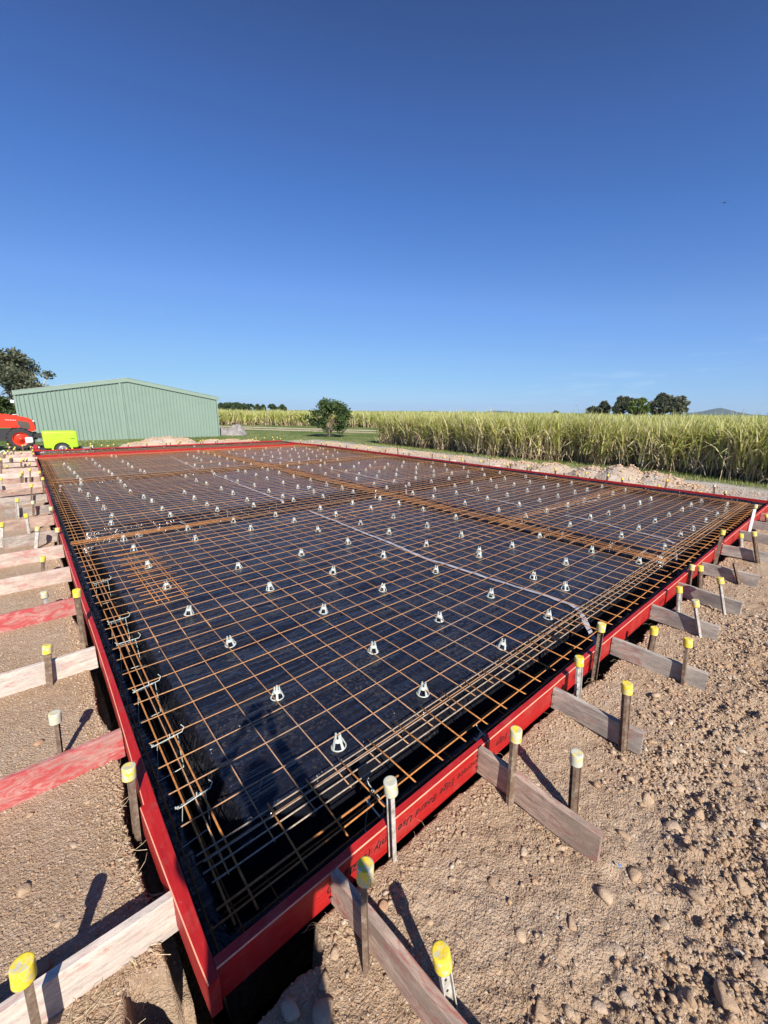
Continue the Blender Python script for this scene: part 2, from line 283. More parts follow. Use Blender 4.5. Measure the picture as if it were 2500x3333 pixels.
# ------------------------------------------------------------------ mesh helpers
class MB:
    def __init__(s): s.v = []; s.f = []; s.m = []; s.mats = []
    def mi(s, mat):
        if mat not in s.mats: s.mats.append(mat)
        return s.mats.index(mat)
    def add(s, vs, fs, mat=None):
        o = len(s.v); s.v += [tuple(p) for p in vs]; k = s.mi(mat) if mat else 0
        s.f += [tuple(i+o for i in f) for f in fs]; s.m += [k]*len(fs); return s
    def box(s, lo, hi, mat=None, R=None, T=None):
        x0, y0, z0 = lo; x1, y1, z1 = hi
        vs = [(x0,y0,z0),(x1,y0,z0),(x1,y1,z0),(x0,y1,z0),(x0,y0,z1),(x1,y0,z1),(x1,y1,z1),(x0,y1,z1)]
        if R is not None: vs = [R @ Vector(p) for p in vs]
        if T is not None: vs = [Vector(p)+Vector(T) for p in vs]
        return s.add(vs, [(0,3,2,1),(4,5,6,7),(0,1,5,4),(1,2,6,5),(2,3,7,6),(3,0,4,7)], mat)
    def tube(s, pts, r, n=6, mat=None, cap=True):
        pts = [Vector(p) for p in pts]; rs = r if isinstance(r, (list, tuple)) else [r]*len(pts)
        vs = []; fs = []; up = None
        for i, p in enumerate(pts):
            d = (pts[min(i+1, len(pts)-1)]-pts[max(i-1, 0)]).normalized()
            if up is None: up = d.cross(Vector((0, 0, 1)) if abs(d.z) < 0.9 else Vector((1, 0, 0))).normalized()
            a = (up - d*up.dot(d)).normalized(); b = d.cross(a); up = a
            for k in range(n):
                t = 2*PI*k/n; vs.append(p + (a*math.cos(t)+b*math.sin(t))*rs[i])
        for i in range(len(pts)-1):
            for k in range(n):
                fs.append((i*n+k, i*n+(k+1) % n, (i+1)*n+(k+1) % n, (i+1)*n+k))
        if cap: fs.append(tuple(range(n-1, -1, -1))); fs.append(tuple((len(pts)-1)*n+k for k in range(n)))
        return s.add(vs, fs, mat)
    def lathe(s, prof, n=20, mat=None, T=(0, 0, 0), axis='Z'):
        vs = []; fs = []
        for r, z in prof:
            for k in range(n):
                t = 2*PI*k/n; p = (r*math.cos(t), r*math.sin(t), z)
                if axis == 'Y': p = (p[0], p[2], p[1])
                if axis == 'X': p = (p[2], p[0], p[1])
                vs.append((p[0]+T[0], p[1]+T[1], p[2]+T[2]))
        for i in range(len(prof)-1):
            for k in range(n): fs.append((i*n+k, i*n+(k+1) % n, (i+1)*n+(k+1) % n, (i+1)*n+k))
        return s.add(vs, fs, mat)
    def extrude(s, poly, a0, a1, mat=None, axis='Y'):
        n = len(poly); vs = []
        for a in (a0, a1):
            for x, z in poly:
                vs.append((x, a, z) if axis == 'Y' else ((a, x, z) if axis == 'X' else (x, z, a)))
        fs = [tuple(range(n)), tuple(range(2*n-1, n-1, -1))]
        for k in range(n): fs.append((k, (k+1) % n, n+(k+1) % n, n+k))
        return s.add(vs, fs, mat)
    def mesh(s, name, smooth=False):
        me = bpy.data.meshes.new(name); me.from_pydata(s.v, [], s.f); me.validate()
        for k in s.mats: me.materials.append(M[k])
        if len(s.mats) > 1 and len(me.polygons) == len(s.m): me.polygons.foreach_set('material_index', s.m)
        if smooth: me.polygons.foreach_set('use_smooth', [True]*len(me.polygons))
        me.update(); return me
    def build(s, name, mat=None, parent=None, smooth=False, loc=None, rot=None):
        me = s.mesh(name, smooth)
        if mat and not s.mats: me.materials.append(M[mat])
        return link(name, me, parent, loc, rot)
def link(name, data, parent=None, loc=None, rot=None):
    o = bpy.data.objects.new(name, data); COL.objects.link(o)
    if parent is not None: o.parent = parent
    if loc is not None: o.location = loc
    if rot is not None: o.rotation_euler = rot
    return o
def tag(o, label=None, cat=None, group=None, kind=None):
    for k, v in (('label', label), ('category', cat), ('group', group), ('kind', kind)):
        if v: o[k] = v
    return o
def thing(name, label, cat, loc=(0, 0, 0), rz=0, group=None):
    return tag(link(name, None, None, loc, (0, 0, rz)), label, cat, group)
def fast(name, V, F, mats, tint=None, smooth=False, mi=None):
    me = bpy.data.meshes.new(name); V = np.asarray(V, np.float32); F = np.asarray(F, np.int32)
    me.vertices.add(len(V)); me.vertices.foreach_set('co', V.ravel())
    k = F.shape[1]; me.loops.add(F.size); me.loops.foreach_set('vertex_index', F.ravel())
    me.polygons.add(len(F)); me.polygons.foreach_set('loop_start', np.arange(0, F.size, k, dtype=np.int32))
    try: me.polygons.foreach_set('loop_total', np.full(len(F), k, np.int32))
    except Exception: pass
    for m_ in mats: me.materials.append(M[m_])
    if mi is not None: me.polygons.foreach_set('material_index', np.asarray(mi, np.int32))
    if smooth: me.polygons.foreach_set('use_smooth', np.ones(len(F), bool))
    me.update(calc_edges=True)
    if tint is not None:
        ca = me.color_attributes.new('tint', 'FLOAT_COLOR', 'POINT')
        c = np.ones((len(V), 4), np.float32); c[:, 0] = tint; c[:, 1] = tint; c[:, 2] = tint; ca.data.foreach_set('color', c.ravel())
    return me
ORD = ['first', 'second', 'third', 'fourth', 'fifth', 'sixth', 'seventh', 'eighth', 'ninth', 'tenth', 'eleventh', 'twelfth', 'thirteenth', 'fourteenth', 'fifteenth', 'sixteenth', 'seventeenth', 'eighteenth', 'nineteenth', 'twentieth', 'twenty-first', 'twenty-second', 'twenty-third', 'twenty-fourth', 'twenty-fifth', 'twenty-sixth', 'twenty-seventh', 'twenty-eighth', 'twenty-ninth', 'thirtieth']

# ------------------------------------------------------------------ noise for height fields
def _h(ix, iy, seed):
    n = (ix.astype(np.int64)*374761393 + iy.astype(np.int64)*668265263 + seed*982451653) & 0xffffffff
    n = ((n ^ (n >> 13))*1274126177) & 0xffffffff
    return ((n ^ (n >> 16)) & 0xffff)/65535.0
def vn(x, y, seed=0):
    ix, iy = np.floor(x), np.floor(y); fx, fy = x-ix, y-iy; fx = fx*fx*(3-2*fx); fy = fy*fy*(3-2*fy)
    a, b, c, d = _h(ix, iy, seed), _h(ix+1, iy, seed), _h(ix, iy+1, seed), _h(ix+1, iy+1, seed)
    return (a*(1-fx)+b*fx)*(1-fy)+(c*(1-fx)+d*fx)*fy
def fbm(x, y, f, o=4, seed=0, gain=0.5):
    s = 0; a = 1; t = 0
    for i in range(o):
        s = s + a*vn(x*f, y*f, seed+i*17); t += a; a *= gain; f *= 2.03
    return s/t - 0.5
def sstep(x, a, b):
    t = np.clip((x-a)/(b-a), 0, 1); return t*t*(3-2*t)
def clods_h(x, y, f, seed, keep=1.0):
    """packed angular lumps: one faceted bump per cell, height in cell units"""
    X, Y = x*f, y*f; ix, iy = np.floor(X), np.floor(Y); out = np.zeros_like(x)
    for di in (-1, 0, 1):
        for dj in (-1, 0, 1):
            cx, cy = ix+di, iy+dj; px, py = cx+_h(cx, cy, seed), cy+_h(cx, cy, seed+1); r = .38+.45*_h(cx, cy, seed+2); a = 6.28*_h(cx, cy, seed+3)
            dx, dy = X-px, Y-py; u = dx*np.cos(a)+dy*np.sin(a); v = (-dx*np.sin(a)+dy*np.cos(a))*1.35
            d = np.maximum(np.maximum(np.abs(u), np.abs(v)), (np.abs(u)+np.abs(v))*.74)/r     # eight-sided outline
            top = np.minimum(np.clip((1-d)*2.2, 0, 1), .72+.3*u/r*(_h(cx, cy, seed+4)-.5)*2)
            out = np.maximum(out, np.where(_h(cx, cy, seed+5) < keep, top*r*(.45+.55*_h(cx, cy, seed+6)), 0))
    return out
# slab formwork: inner face rectangle of the edge boards
XL, XR, YF, YB, YB2 = -0.5457, 10.55, -1.19, 17.25, 19.55
ZB = 0.08
def ground_h(x, y):
    rough = sstep(-y, 1.55, 2.05)*sstep(x, -0.45, 0.15)
    rough = np.maximum(rough, 0.35*sstep(-y, 1.3, 1.5))
    near = 1-sstep(np.hypot(x-1, y+1), 9, 14)
    z = -0.090 + 0.035*fbm(x, y, 1.1, 4, 3)
    z = z + near*(0.014+0.075*rough)*fbm(x, y, 6, 5, 9, .6) + near*(0.007+0.020*rough)*fbm(x, y, 30, 3, 21)
    loc = near*(x > -3)*(y < 3.2)*(x < 5.2)
    cm_ = sstep(vn(x*2.6, y*2.6, 91)*.6+vn(x*7, y*7, 92)*.4, .25, .60)*rough
    xw = x+.012*(vn(x*40, y*40, 1)-.5); yw = y+.012*(vn(x*40, y*40, 2)-.5)
    z = z + loc*cm_*(0.040*clods_h(xw, yw, 14, 200, .35) + 0.026*clods_h(xw, yw, 27, 210, .6) + 0.020*clods_h(xw, yw, 52, 220, .8))
    z = z + loc*(.25+.75*cm_)*0.008*clods_h(x, y, 75, 230, .5) + loc*0.009*clods_h(x, y, 34, 240, .10)
    z = z + 0.022*(1-sstep(YF-y, 0.05, 0.35))*(1-sstep(x, 1.7, 2.2))*(x > -0.5)
    # falls away beyond the building pad
    out = np.maximum(x-(XR+0.9), y-(YB2+1.2)); z = z - 0.12*sstep(out, 0, 2.5)
    # narrow over-dug gap along the outside of the boards
    dx = np.maximum(XL-0.045-x, x-(XR+0.045)); dy = np.maximum(YF-0.045-y, y-(YB2+0.045)); d = np.maximum(dx, dy)
    gw = 0.030+0.055*(vn(x*3.1, y*3.1, 5)) + 0.05*vn(x*14, y*14, 6)*sstep(x, -0.2, 1.0)
    gw = gw*np.where((y < YF), 0.18+0.75*sstep(x, 1.7, 2.3), 1.0)
    z = z - 0.22*(1-sstep(d, gw*0.55, gw))
    # excavated hole round the near corner
    hx = np.minimum(x+0.79+0.10*fbm(x, y, 5, 3, 31), -0.20+0.14*fbm(x, y, 6, 3, 33)-x-0.35*np.clip(-1.33-y, 0, 1))
    hy = np.minimum(y+1.345+.4*sstep(-x, .50, .62)+0.07*fbm(x, y, 9, 3, 35), -1.02+0.12*fbm(x, y, 7, 3, 36)-y)
    hh = np.minimum(hx, hy); z = z - 0.60*sstep(hh, 0.0, 0.07)
    # under the slab
    z = np.where((d < -0.0), np.minimum(z, -0.95), z)
    return z
def axis(parts):
    a = [parts[0][0]]
    for lo, hi, st in parts:
        n = max(1, int(round((hi-lo)/st))); a += list(np.linspace(lo, hi, n+1)[1:])
    return np.array(a)
def grid_mesh(name, xs, ys, zf, mats, smooth=True, mask=None):
    X, Y = np.meshgrid(xs, ys, indexing='ij'); Z = zf(X, Y); V = np.stack([X, Y, Z], -1).reshape(-1, 3)
    nx, ny = len(xs), len(ys); i = np.arange(nx-1)[:, None]*ny + np.arange(ny-1)[None, :]
    F = np.stack([i, i+ny, i+ny+1, i+1], -1).reshape(-1, 4)
    if mask is not None:
        keep = mask(0.5*(X[:-1, :-1]+X[1:, 1:]), 0.5*(Y[:-1, :-1]+Y[1:, 1:])).reshape(-1); F = F[keep]
    return fast(name, V, F, mats, smooth=smooth)
gx = axis([(-6000, -600, 1800), (-600, -60, 90), (-60, -8, 6), (-8, -2.2, 0.35), (-2.2, -0.80, 0.02), (-0.80, 2.4, 0.0085), (2.4, 3.4, .014), (3.4, 5, 0.03), (5, 10.6, 0.07), (10.6, 16, 0.09), (16, 60, 2.5), (60, 600, 90), (600, 9000, 1800)])
gy = axis([(-6000, -600, 1800), (-600, -60, 90), (-60, -6, 6), (-6, -3.0, 0.2), (-3.0, -2.35, .03), (-2.35, -1.13, 0.0085), (-1.13, 3, 0.018), (3, 9, 0.05), (9, 20, 0.11), (20, 60, 1.0), (60, 600, 60), (600, 9000, 1800)])
g = link('ground', grid_mesh('ground', gx, gy, ground_h, ['soil'], mask=lambda x, y: ~((x > XL+0.05) & (x < XR-0.05) & (y > YF+0.05) & (y < YB2-0.05))))
tag(g, kind='structure')

# ------------------------------------------------------------------ plastic membrane inside the formwork
def trench_depth(x, y):
    w1 = 0.03*fbm(x, y, 1.7, 3, 51)
    dl = x-XL; df = y-YF; dr = XR-x; db = YB-0.02-y
    t = 1-sstep(dl+w1, 0.14, 0.31); t = np.maximum(t, 1-sstep(df+w1, 0.36, 0.50)); t = np.maximum(t, 1-sstep(dr+w1, 0.35, 0.55)); t = np.maximum(t, 1-sstep(np.abs(db)+w1, 0.25, 0.45))
    def band(c, h, v): return 1-sstep(np.abs(v+w1*1.5-c), h-0.12, h)
    t = np.maximum(t, band(5.28, 0.32, x)); t = np.maximum(t, band(4.93, 0.50, y)); t = np.maximum(t, band(10.65, 0.42, y)); t = np.maximum(t, band(2.75, 0.01, y)*0)
    return t
def film_h(x, y):
    t = trench_depth(x, y)
    wr = 0.032*fbm(x*0.4+y*.2, y*1.8-x*.3, 3.0, 3, 61, .45) + 0.007*fbm(x*2.2, y*0.9, 4.0, 2, 63, .5)
    z = -0.060 + wr*(1-0.4*t) - 0.42*t + 0.05*t*fbm(x, y, 3.5, 4, 65)
    e = np.minimum(np.minimum(x-XL, y-YF), np.minimum(XR-x, YB2-y))
    lap = 1-sstep(e, 0.004, 0.05+0.03*vn(x*4, y*4, 68))
    return z*(1-lap) + lap*(ZB-0.035-0.03*vn(x*6, y*6, 67))
fx = axis([(XL+0.003, XL+0.1, 0.008), (XL+0.1, 3, 0.022), (3, 6, 0.04), (6, XR-0.15, 0.07), (XR-0.15, XR-0.003, 0.015)])
fy = axis([(YF+0.003, YF+0.1, 0.008), (YF+0.1, 2.2, 0.022), (2.2, 6, 0.04), (6, 11.5, 0.08), (11.5, YB2-0.1, 0.12), (YB2-0.1, YB2-0.003, 0.02)])
f_ = link('membrane', grid_mesh('membrane', fx, fy, film_h, ['black_film']))
tag(f_, 'black plastic moisture membrane spread inside the red formwork under the steel mesh', 'plastic membrane')

# ------------------------------------------------------------------ red edge boards
def board(name_label, p0, p1, out, th=0.036, h=0.145, zt=ZB, bow=0.0, n=10, zoff=0.0, bulge=None):
    """straight LVL board from p0 to p1 (inner top edge), out = outward unit vector"""
    p0 = Vector((*p0, 0)); p1 = Vector((*p1, 0)); L = (p1-p0).length; d = (p1-p0)/L; o = Vector((*out, 0))
    mb = MB(); c = 0.0022; ang = math.atan2(d.y, d.x)
    # local frame: x along, y outward (may be mirrored)
    sgn = 1 if Vector((-d.y, d.x, 0)).dot(o) > 0 else -1
    prof = [(0, -h), (th, -h), (th, -c*1.6), (th-c*1.6, 0), (c, 0), (0, -c)]
    prof = [(sgn*y, z) for y, z in prof]; k = len(prof); vs = []
    for i in range(n+1):
        t = i/n; b = bow*math.sin(PI*t)*sgn
        for y, z in prof: vs.append((L*t, y+b+(sgn*bulge(t) if bulge and abs(y) > .01 else 0), z))
    mats = ['red_paint', 'red_paint', 'raw_edge', 'red_paint', 'red_paint', 'red_paint']
    for j in range(k):
        fs = [((i*k+j), (i*k+(j+1) % k), ((i+1)*k+(j+1) % k), ((i+1)*k+j)) for i in range(n)]
        o_ = mb.mi(mats[j])
        if j == 0: base = len(mb.v); mb.v += vs
        mb.f += [tuple(q+base for q in f) for f in fs]; mb.m += [o_]*n
    mb.f += [tuple(base+q for q in range(k)), tuple(base+n*k+q for q in range(k-1, -1, -1))]; mb.m += [mb.mi('red_paint')]*2
    ob = mb.build('edge_board'); ob.location = (p0.x, p0.y, zt+zoff); ob.rotation_euler = (0, 0, ang)
    tag(ob, name_label, 'formwork board', 'red boards around the slab'); return ob
FY = YF  # inner plane of front run
front = [(-0.546, 0.862, 0, 0), (0.864, 1.640, 0.003, 0.003), (1.642, 3.36, -0.001, -0.001), (3.362, 5.1, 0.003, 0.002), (5.102, 7.3, -0.001, 0.0), (7.302, 10.548, 0.001, -0.003)]
flab = ['red edge board at the near corner with the longest upside-down black lettering',
        'short red edge board between the second and third right-hand braces',
        'red edge board spanning the third and fourth side braces on the right-hand run',
        'red edge board between the fifth and sixth side braces on the right-hand run',
        'red edge board between the seventh and eighth side braces on the right-hand run',
        'red edge board ending at the right-hand corner beside the tall white stake']
fb = []
for (a, b, dy, dz), lb in zip(front, flab):
    fb.append(board(lb, (a, FY-dy), (b, FY-dy), (0, -1), zoff=dz, bow=0.0))
lpts = [(-1.252, -0.582), (-0.44, -0.5465), (-0.44, None)]
left = [((-0.546, -1.249), (-0.549, -0.465), 0), ((-0.5485, -0.463), (-0.546, 1.32), 0.002), ((-0.545, 1.323), (-0.551, 3.9), 0.0), ((-0.551, 3.903), (-0.548, 8.4), 0.001), ((-0.548, 8.403), (-0.548, 13.2), -0.001), ((-0.548, 13.203), (-0.548, YB2), 0.0)]
llab = ['left-run red board lapping past the near corner beside the dark hole',
        'red board on the left run from the nearest stake to the knotted pale brace',
        'red edge board on the left run behind the third and fourth near left braces',
        'long red edge board halfway along the left run where the braces crowd together',
        'red edge board far along the left run beside the rust-stained mesh',
        'farthest red edge board of the left run next to the lime green tank']
for i, ((a, b, dz), lb) in enumerate(zip(left, llab)): board(lb, a, b, (-1, 0), zoff=dz, th=0.034, bow=0.0 if i < 2 else .004, bulge=(lambda t: .030*t**.8) if i == 0 else ((lambda t: .016*(1-t)**3) if i == 1 else None))
board('nearer half of the far right red board before the grey spoil heap', (XR, YF-0.036), (XR, 8.0), (1, 0), bow=0.01)
board('farther half of the far right red board', (XR, 8.003), (XR, 16.0), (1, 0), bow=-0.01)
board('dark inner red board running in front of the far edge near the left corner', (XL, YB), (4.9, YB), (0, 1), h=0.16)
board('dull inner far board continuing right behind the rows of plastic chairs', (4.903, YB+0.02), (9.9, YB+0.1), (0, 1), h=0.14, zoff=-0.015)
board('bright red rear board behind the inner one in front of the green shed', (XL-0.04, YB2), (4.2, YB2), (0, 1), h=0.15)
board('bright red rear board right of the shed below the distant small tree', (4.203, YB2+0.01), (XR-0.2, YB2+0.01), (0, 1), h=0.15, zoff=0.004)
board('dark short board closing the farthest corner of the formwork', (10.12, 18.3), (10.56, 16.02), (1, 0), h=0.14)

def print_on(parent, text, x_right, zc, size, flip=True):
    cu = bpy.data.curves.new('lettering', 'FONT'); cu.body = text; cu.size = size; cu.shear = 0.28; cu.space_character = 1.12; cu.offset = 0.0007
    tmp = bpy.data.objects.new('tmp', cu); COL.objects.link(tmp); bpy.context.view_layer.update()
    me = bpy.data.meshes.new_from_object(tmp.evaluated_get(bpy.context.evaluated_depsgraph_get()))
    bpy.data.objects.remove(tmp); me.materials.clear(); me.materials.append(M['black_ink'])
    o = link('lettering', me, parent)
    # text x -> -X, text y -> -Z, normal -Y ; parent local frame: x along +X, y = +Y
    R = Matrix(((-1, 0, 0), (0, 0, -1), (0, -1, 0))).to_4x4()
    o.matrix_local = Matrix.Translation((x_right-parent.location.x, -0.0366, zc-parent.location.z)) @ R
    return o
bpy.context.view_layer.update()
print_on(fb[0], 'Concrete Edge Board Use Only (SGL)', 0.85, 0.026, 0.052)
print_on(fb[0], '02/20', -0.005, 0.026, 0.052)
print_on(fb[1], 'Edge', 1.06, 0.026, 0.052)
print_on(fb[2], '02/20', 1.98, 0.022, 0.046); print_on(fb[2], 'Edge Board', 2.32, 0.022, 0.046)
print_on(fb[3], '021/20', 3.78, 0.02, 0.046); print_on(fb[3], 'Use Only (SGL)', 4.9, 0.02, 0.046)

# ------------------------------------------------------------------ timber braces
def brace(label, start, end, side, mat, h=0.14, th=0.033, zt=0.07, zend=None, group=None, nails=True, tilt=0.0):
    a = Vector((*start, 0)); b = Vector((*end, 0)); L = (b-a).length; ang = math.atan2(b.y-a.y, b.x-a.x)
    dz = (zend if zend is not None else zt)-zt
    t = thing('timber_brace', label, 'timber brace', (a.x, a.y, zt), ang, group)
    mb = MB(); N = 8; c = 0.003; vs = []
    prof = [(-th/2, -h), (th/2, -h), (th/2, -c), (th/2-c, 0), (-th/2+c, 0), (-th/2, -c)]
    for i in range(N+1):
        u = i/N; w = 0.004*math.sin(u*7+start[1]*5)
        for y, z in prof: vs.append((L*u, y+w+tilt*z, z+dz*u))
    k = 6; fs = [(i*k+j, i*k+(j+1) % k, (i+1)*k+(j+1) % k, (i+1)*k+j) for i in range(N) for j in range(k)]
    fs += [tuple(range(k)), tuple(N*k+q for q in range(k-1, -1, -1))]
    mb.add(vs, fs, mat); mb.build('board', None, t)
    if nails:
        for zz in (-0.035, -0.105):
            nb = MB().lathe([(0, 0.010), (0.0055, 0.010), (0.0055, 0.006), (0.0022, 0.006), (0.0022, -0.004)], 8, 'nail_steel', axis='Y')
            s_ = -1 if side == 'front' else 1
            o = nb.build('nail', None, t, loc=(0.012, s_*(-1)*(th/2+0.001) if False else -(th/2+0.004), zz)); o.rotation_euler = (PI, 0, 0)
    return t
GF, GL = 'timber braces along the right-hand run', 'timber braces along the left run'
fr = [(-0.11, -1.229, -0.03, -2.05, 'brown_timber', 0.085, 0.075, 'nearest brown and red timber brace right of the corner, leaving the frame'),
      (0.80, -1.229, 0.82, -1.83, 'brown_timber', 0.090, 0.075, 'reddish brown timber brace with a cut pale end, second on the right-hand run'),
      (1.575, -1.232, 1.60, -1.74, 'grey_timber', 0.072, 0.062, 'grey timber brace behind the thick yellow cap, third on the right-hand run'),
      (2.51, -1.230, 2.57, -1.83, 'grey_timber', 0.072, 0.045, 'grey and pink weathered brace with cement grey end, fourth on the right-hand run'),
      (3.40, -1.232, 3.42, -1.73, 'grey_timber', 0.072, 0.055, 'plain grey brace crossed by a leaning capped stake, fifth on the right-hand run'),
      (4.22, -1.232, 4.17, -1.76, 'grey_timber', 0.065, 0.05, 'dark grey brace crossed by a perforated pale stake, sixth on the right-hand run'),
      (5.14, -1.232, 5.17, -1.75, 'grey_timber', 0.07, 0.055, 'grey brace crossed by the stake without a cap, seventh on the right-hand run'),
      (6.20, -1.232, 6.28, -1.76, 'grey_timber', 0.07, 0.058, 'grey brace with a red smear at its top, eighth on the right-hand run'),
      (7.35, -1.232, 7.4, -1.8, 'grey_timber', 0.06, 0.05, 'grey brace running out of the right frame edge, ninth on the right-hand run'),
      (8.33, -1.232, 8.35, -1.8, 'grey_timber', 0.05, 0.045, 'grey brace behind the tall white stake, tenth on the right-hand run'),
      (9.2, -1.232, 9.25, -1.8, 'red_timber', 0.05, 0.045, 'small red brace nearest the right-hand corner')]
for x0, y0, x1, y1, m_, z0, z1, lb in fr: brace(lb, (x0, y0), (x1, y1), 'front', m_, zt=z0, zend=z1, group=GF, h=0.15 if m_ == 'brown_timber' else 0.14)
lf = [(-0.90, 'pale_timber', 1.2, 'wide whitish pink brace nearest the camera on the left run'),
      (0.13, 'red_timber', 1.3, 'dark red weathered brace second from the near left'),
      (1.18, 'pale_timber', 1.3, 'whitish brace with a red knot mark third from the near left'),
      (2.27, 'red_timber', 1.3, 'bright red brace fourth from the near left'),
      (3.24, 'pink_timber', 1.3, 'brace with grey cement blotches on pink timber fifth from the near left'),
      (4.23, 'pink_timber', 1.3, 'pale brace split into two tones lengthwise sixth from the near left'),
      (5.10, 'grey_timber', 0.60, 'short grey brace ending inside the frame seventh from the near left'),
      (6.22, 'brown_timber', 1.3, 'brown brace with a red inner end eighth from the near left'),
      (7.17, 'grey_timber', 0.60, 'short grey brace behind two pale stakes ninth from the near left'),
      (8.40, 'grey_timber', 1.3, 'dark grey brace tenth from the near left'),
      (9.45, 'brown_timber', 0.75, 'brown brace eleventh from the near left'),
      (10.35, 'pink_timber', 0.72, 'pink brace with red spots twelfth from the near left'),
      (11.30, 'brown_timber', 0.75, 'brown brace thirteenth from the near left'),
      (12.35, 'pale_timber', 1.2, 'pale pink brace fourteenth from the near left'),
      (13.45, 'pink_timber', 0.78, 'rosy brace with bright red inner end fifteenth from the near left'),
      (15.12, 'pink_timber', 0.8, 'washed-out pink brace sixteenth from the near left'),
      (16.75, 'pale_timber', 0.85, 'pale brace seventeenth from the near left'),
      (18.2, 'pink_timber', 0.8, 'farthest pink brace of the left run beside the red corner')]
for y, m_, L, lb in lf:
    brace(lb, (-0.592, y), (-0.592-L, y+random.uniform(-0.03, 0.04)), 'left', m_, zt=0.07, zend=0.068, group=GL, h=0.165 if y < 9 else 0.13)
# second row of loose pads left of the formwork, far off
for (x, y, L, m_, lb) in [(-1.5, 20.4, 0.9, 'pink_timber', 'faded pink plank lying beyond the far left corner'), (-2.3, 16.3, 0.8, 'pale_timber', 'pale plank lying at the left frame edge among the farthest stakes')]:
    brace(lb, (x+L, y), (x, y+0.02), 'left', m_, zt=-0.0, nails=False)
for (x, y, lb) in [(10.62, 4.3, 'short white timber brace behind the far right board, right of the middle'), (10.62, 7.6, 'short white timber brace behind the far right board near its middle'), (10.62, 5.7, 'pinkish timber brace stub behind the far right board between two white ones'), (10.62, -1.05, 'grey timber brace behind the right-hand corner below a capped stake')]:
    brace(lb, (x, y), (x+0.62, y-0.02), 'left', 'grey_timber' if y < 0 else 'pale_timber', zt=0.055, zend=0.05, nails=False)

# ------------------------------------------------------------------ capped stakes
def post_mesh(L, mat):
    mb = MB(); r = 0.021; t = 0.0035
    for a in (PI/2, PI/2+2*PI/3, PI/2+4*PI/3):
        R = Matrix.Rotation(a, 3, 'Z'); mb.box((0, -t, -0.25), (r, t, L), mat, R=R)
        mb.box((r-0.002, -0.0065, -0.25), (r+0.003, 0.0065, L), mat, R=R)
    for k in range(int(L/0.05)):       # fixing holes drawn as shallow bosses
        R = Matrix.Rotation(PI/2+4*PI/3, 3, 'Z')
        mb.box((0.006, -t-0.0012, 0.03+k*0.05), (0.013, t+0.0012, 0.04+k*0.05), 'dark_metal', R=R)
    return mb.mesh('post')
def chan_mesh(L, mat):      # folded channel stake
    mb = MB(); w = 0.019; d = 0.014; t = 0.004
    mb.box((-w, 0, -0.25), (w, t, L), mat); mb.box((-w, -d, -0.25), (-w+t, 0, L), mat); mb.box((w-t, -d, -0.25), (w, 0, L), mat)
    for k in range(int(L/0.045)):
        mb.lathe([(0, -0.0005), (0.0045, -0.0005), (0.0045, 0.001)], 8, 'dark_metal', T=(0, -0.0012, 0.03+k*0.045), axis='Y')
    return mb.mesh('post')
def cap_mesh(mat, r=0.0275, h=0.058):
    mb = MB(); mb.lathe([(r*0.90, 0), (r*1.03, 0), (r*1.03, 0.002), (r*1.01, h*0.5), (r*1.0, h-0.0022), (r*0.96, h), (r*0.80, h+.0004), (r*0.35, h-0.0006), (0.0, h-0.0012)], 24, mat); return mb.mesh('cap', True)
CAPS = {k: cap_mesh(k) for k in ('yellow_cap', 'worn_cap', 'dirty_cap')}
POSTS = {}
def stake(label, base, top, cap='yellow_cap', mat='stake_steel', kind='post', rz=0.0, group='capped steel stakes', zg=-0.10):
    """top = centre of the cap's top"""
    b = Vector(base); tp = Vector(top); d = tp-b; L = d.length
    key = (kind, mat, round(L, 2))
    if key not in POSTS: POSTS[key] = (chan_mesh if kind == 'chan' else post_mesh)(round(L, 2)-0.012, mat)
    t = thing('formwork_stake', label, 'stake', b, 0, group); t.rotation_mode = 'QUATERNION'
    t.rotation_quaternion = d.to_track_quat('Z', 'Y') @ Matrix.Rotation(rz, 3, 'Z').to_quaternion()
    link('post', POSTS[key], t)
    if cap:
        c = link('cap', CAPS[cap], t, (0, 0, L-0.058), (random.uniform(-0.06, 0.06), random.uniform(-0.06, 0.06), random.uniform(0, 6)))
    return t
GS = 'capped stakes along the right-hand run'
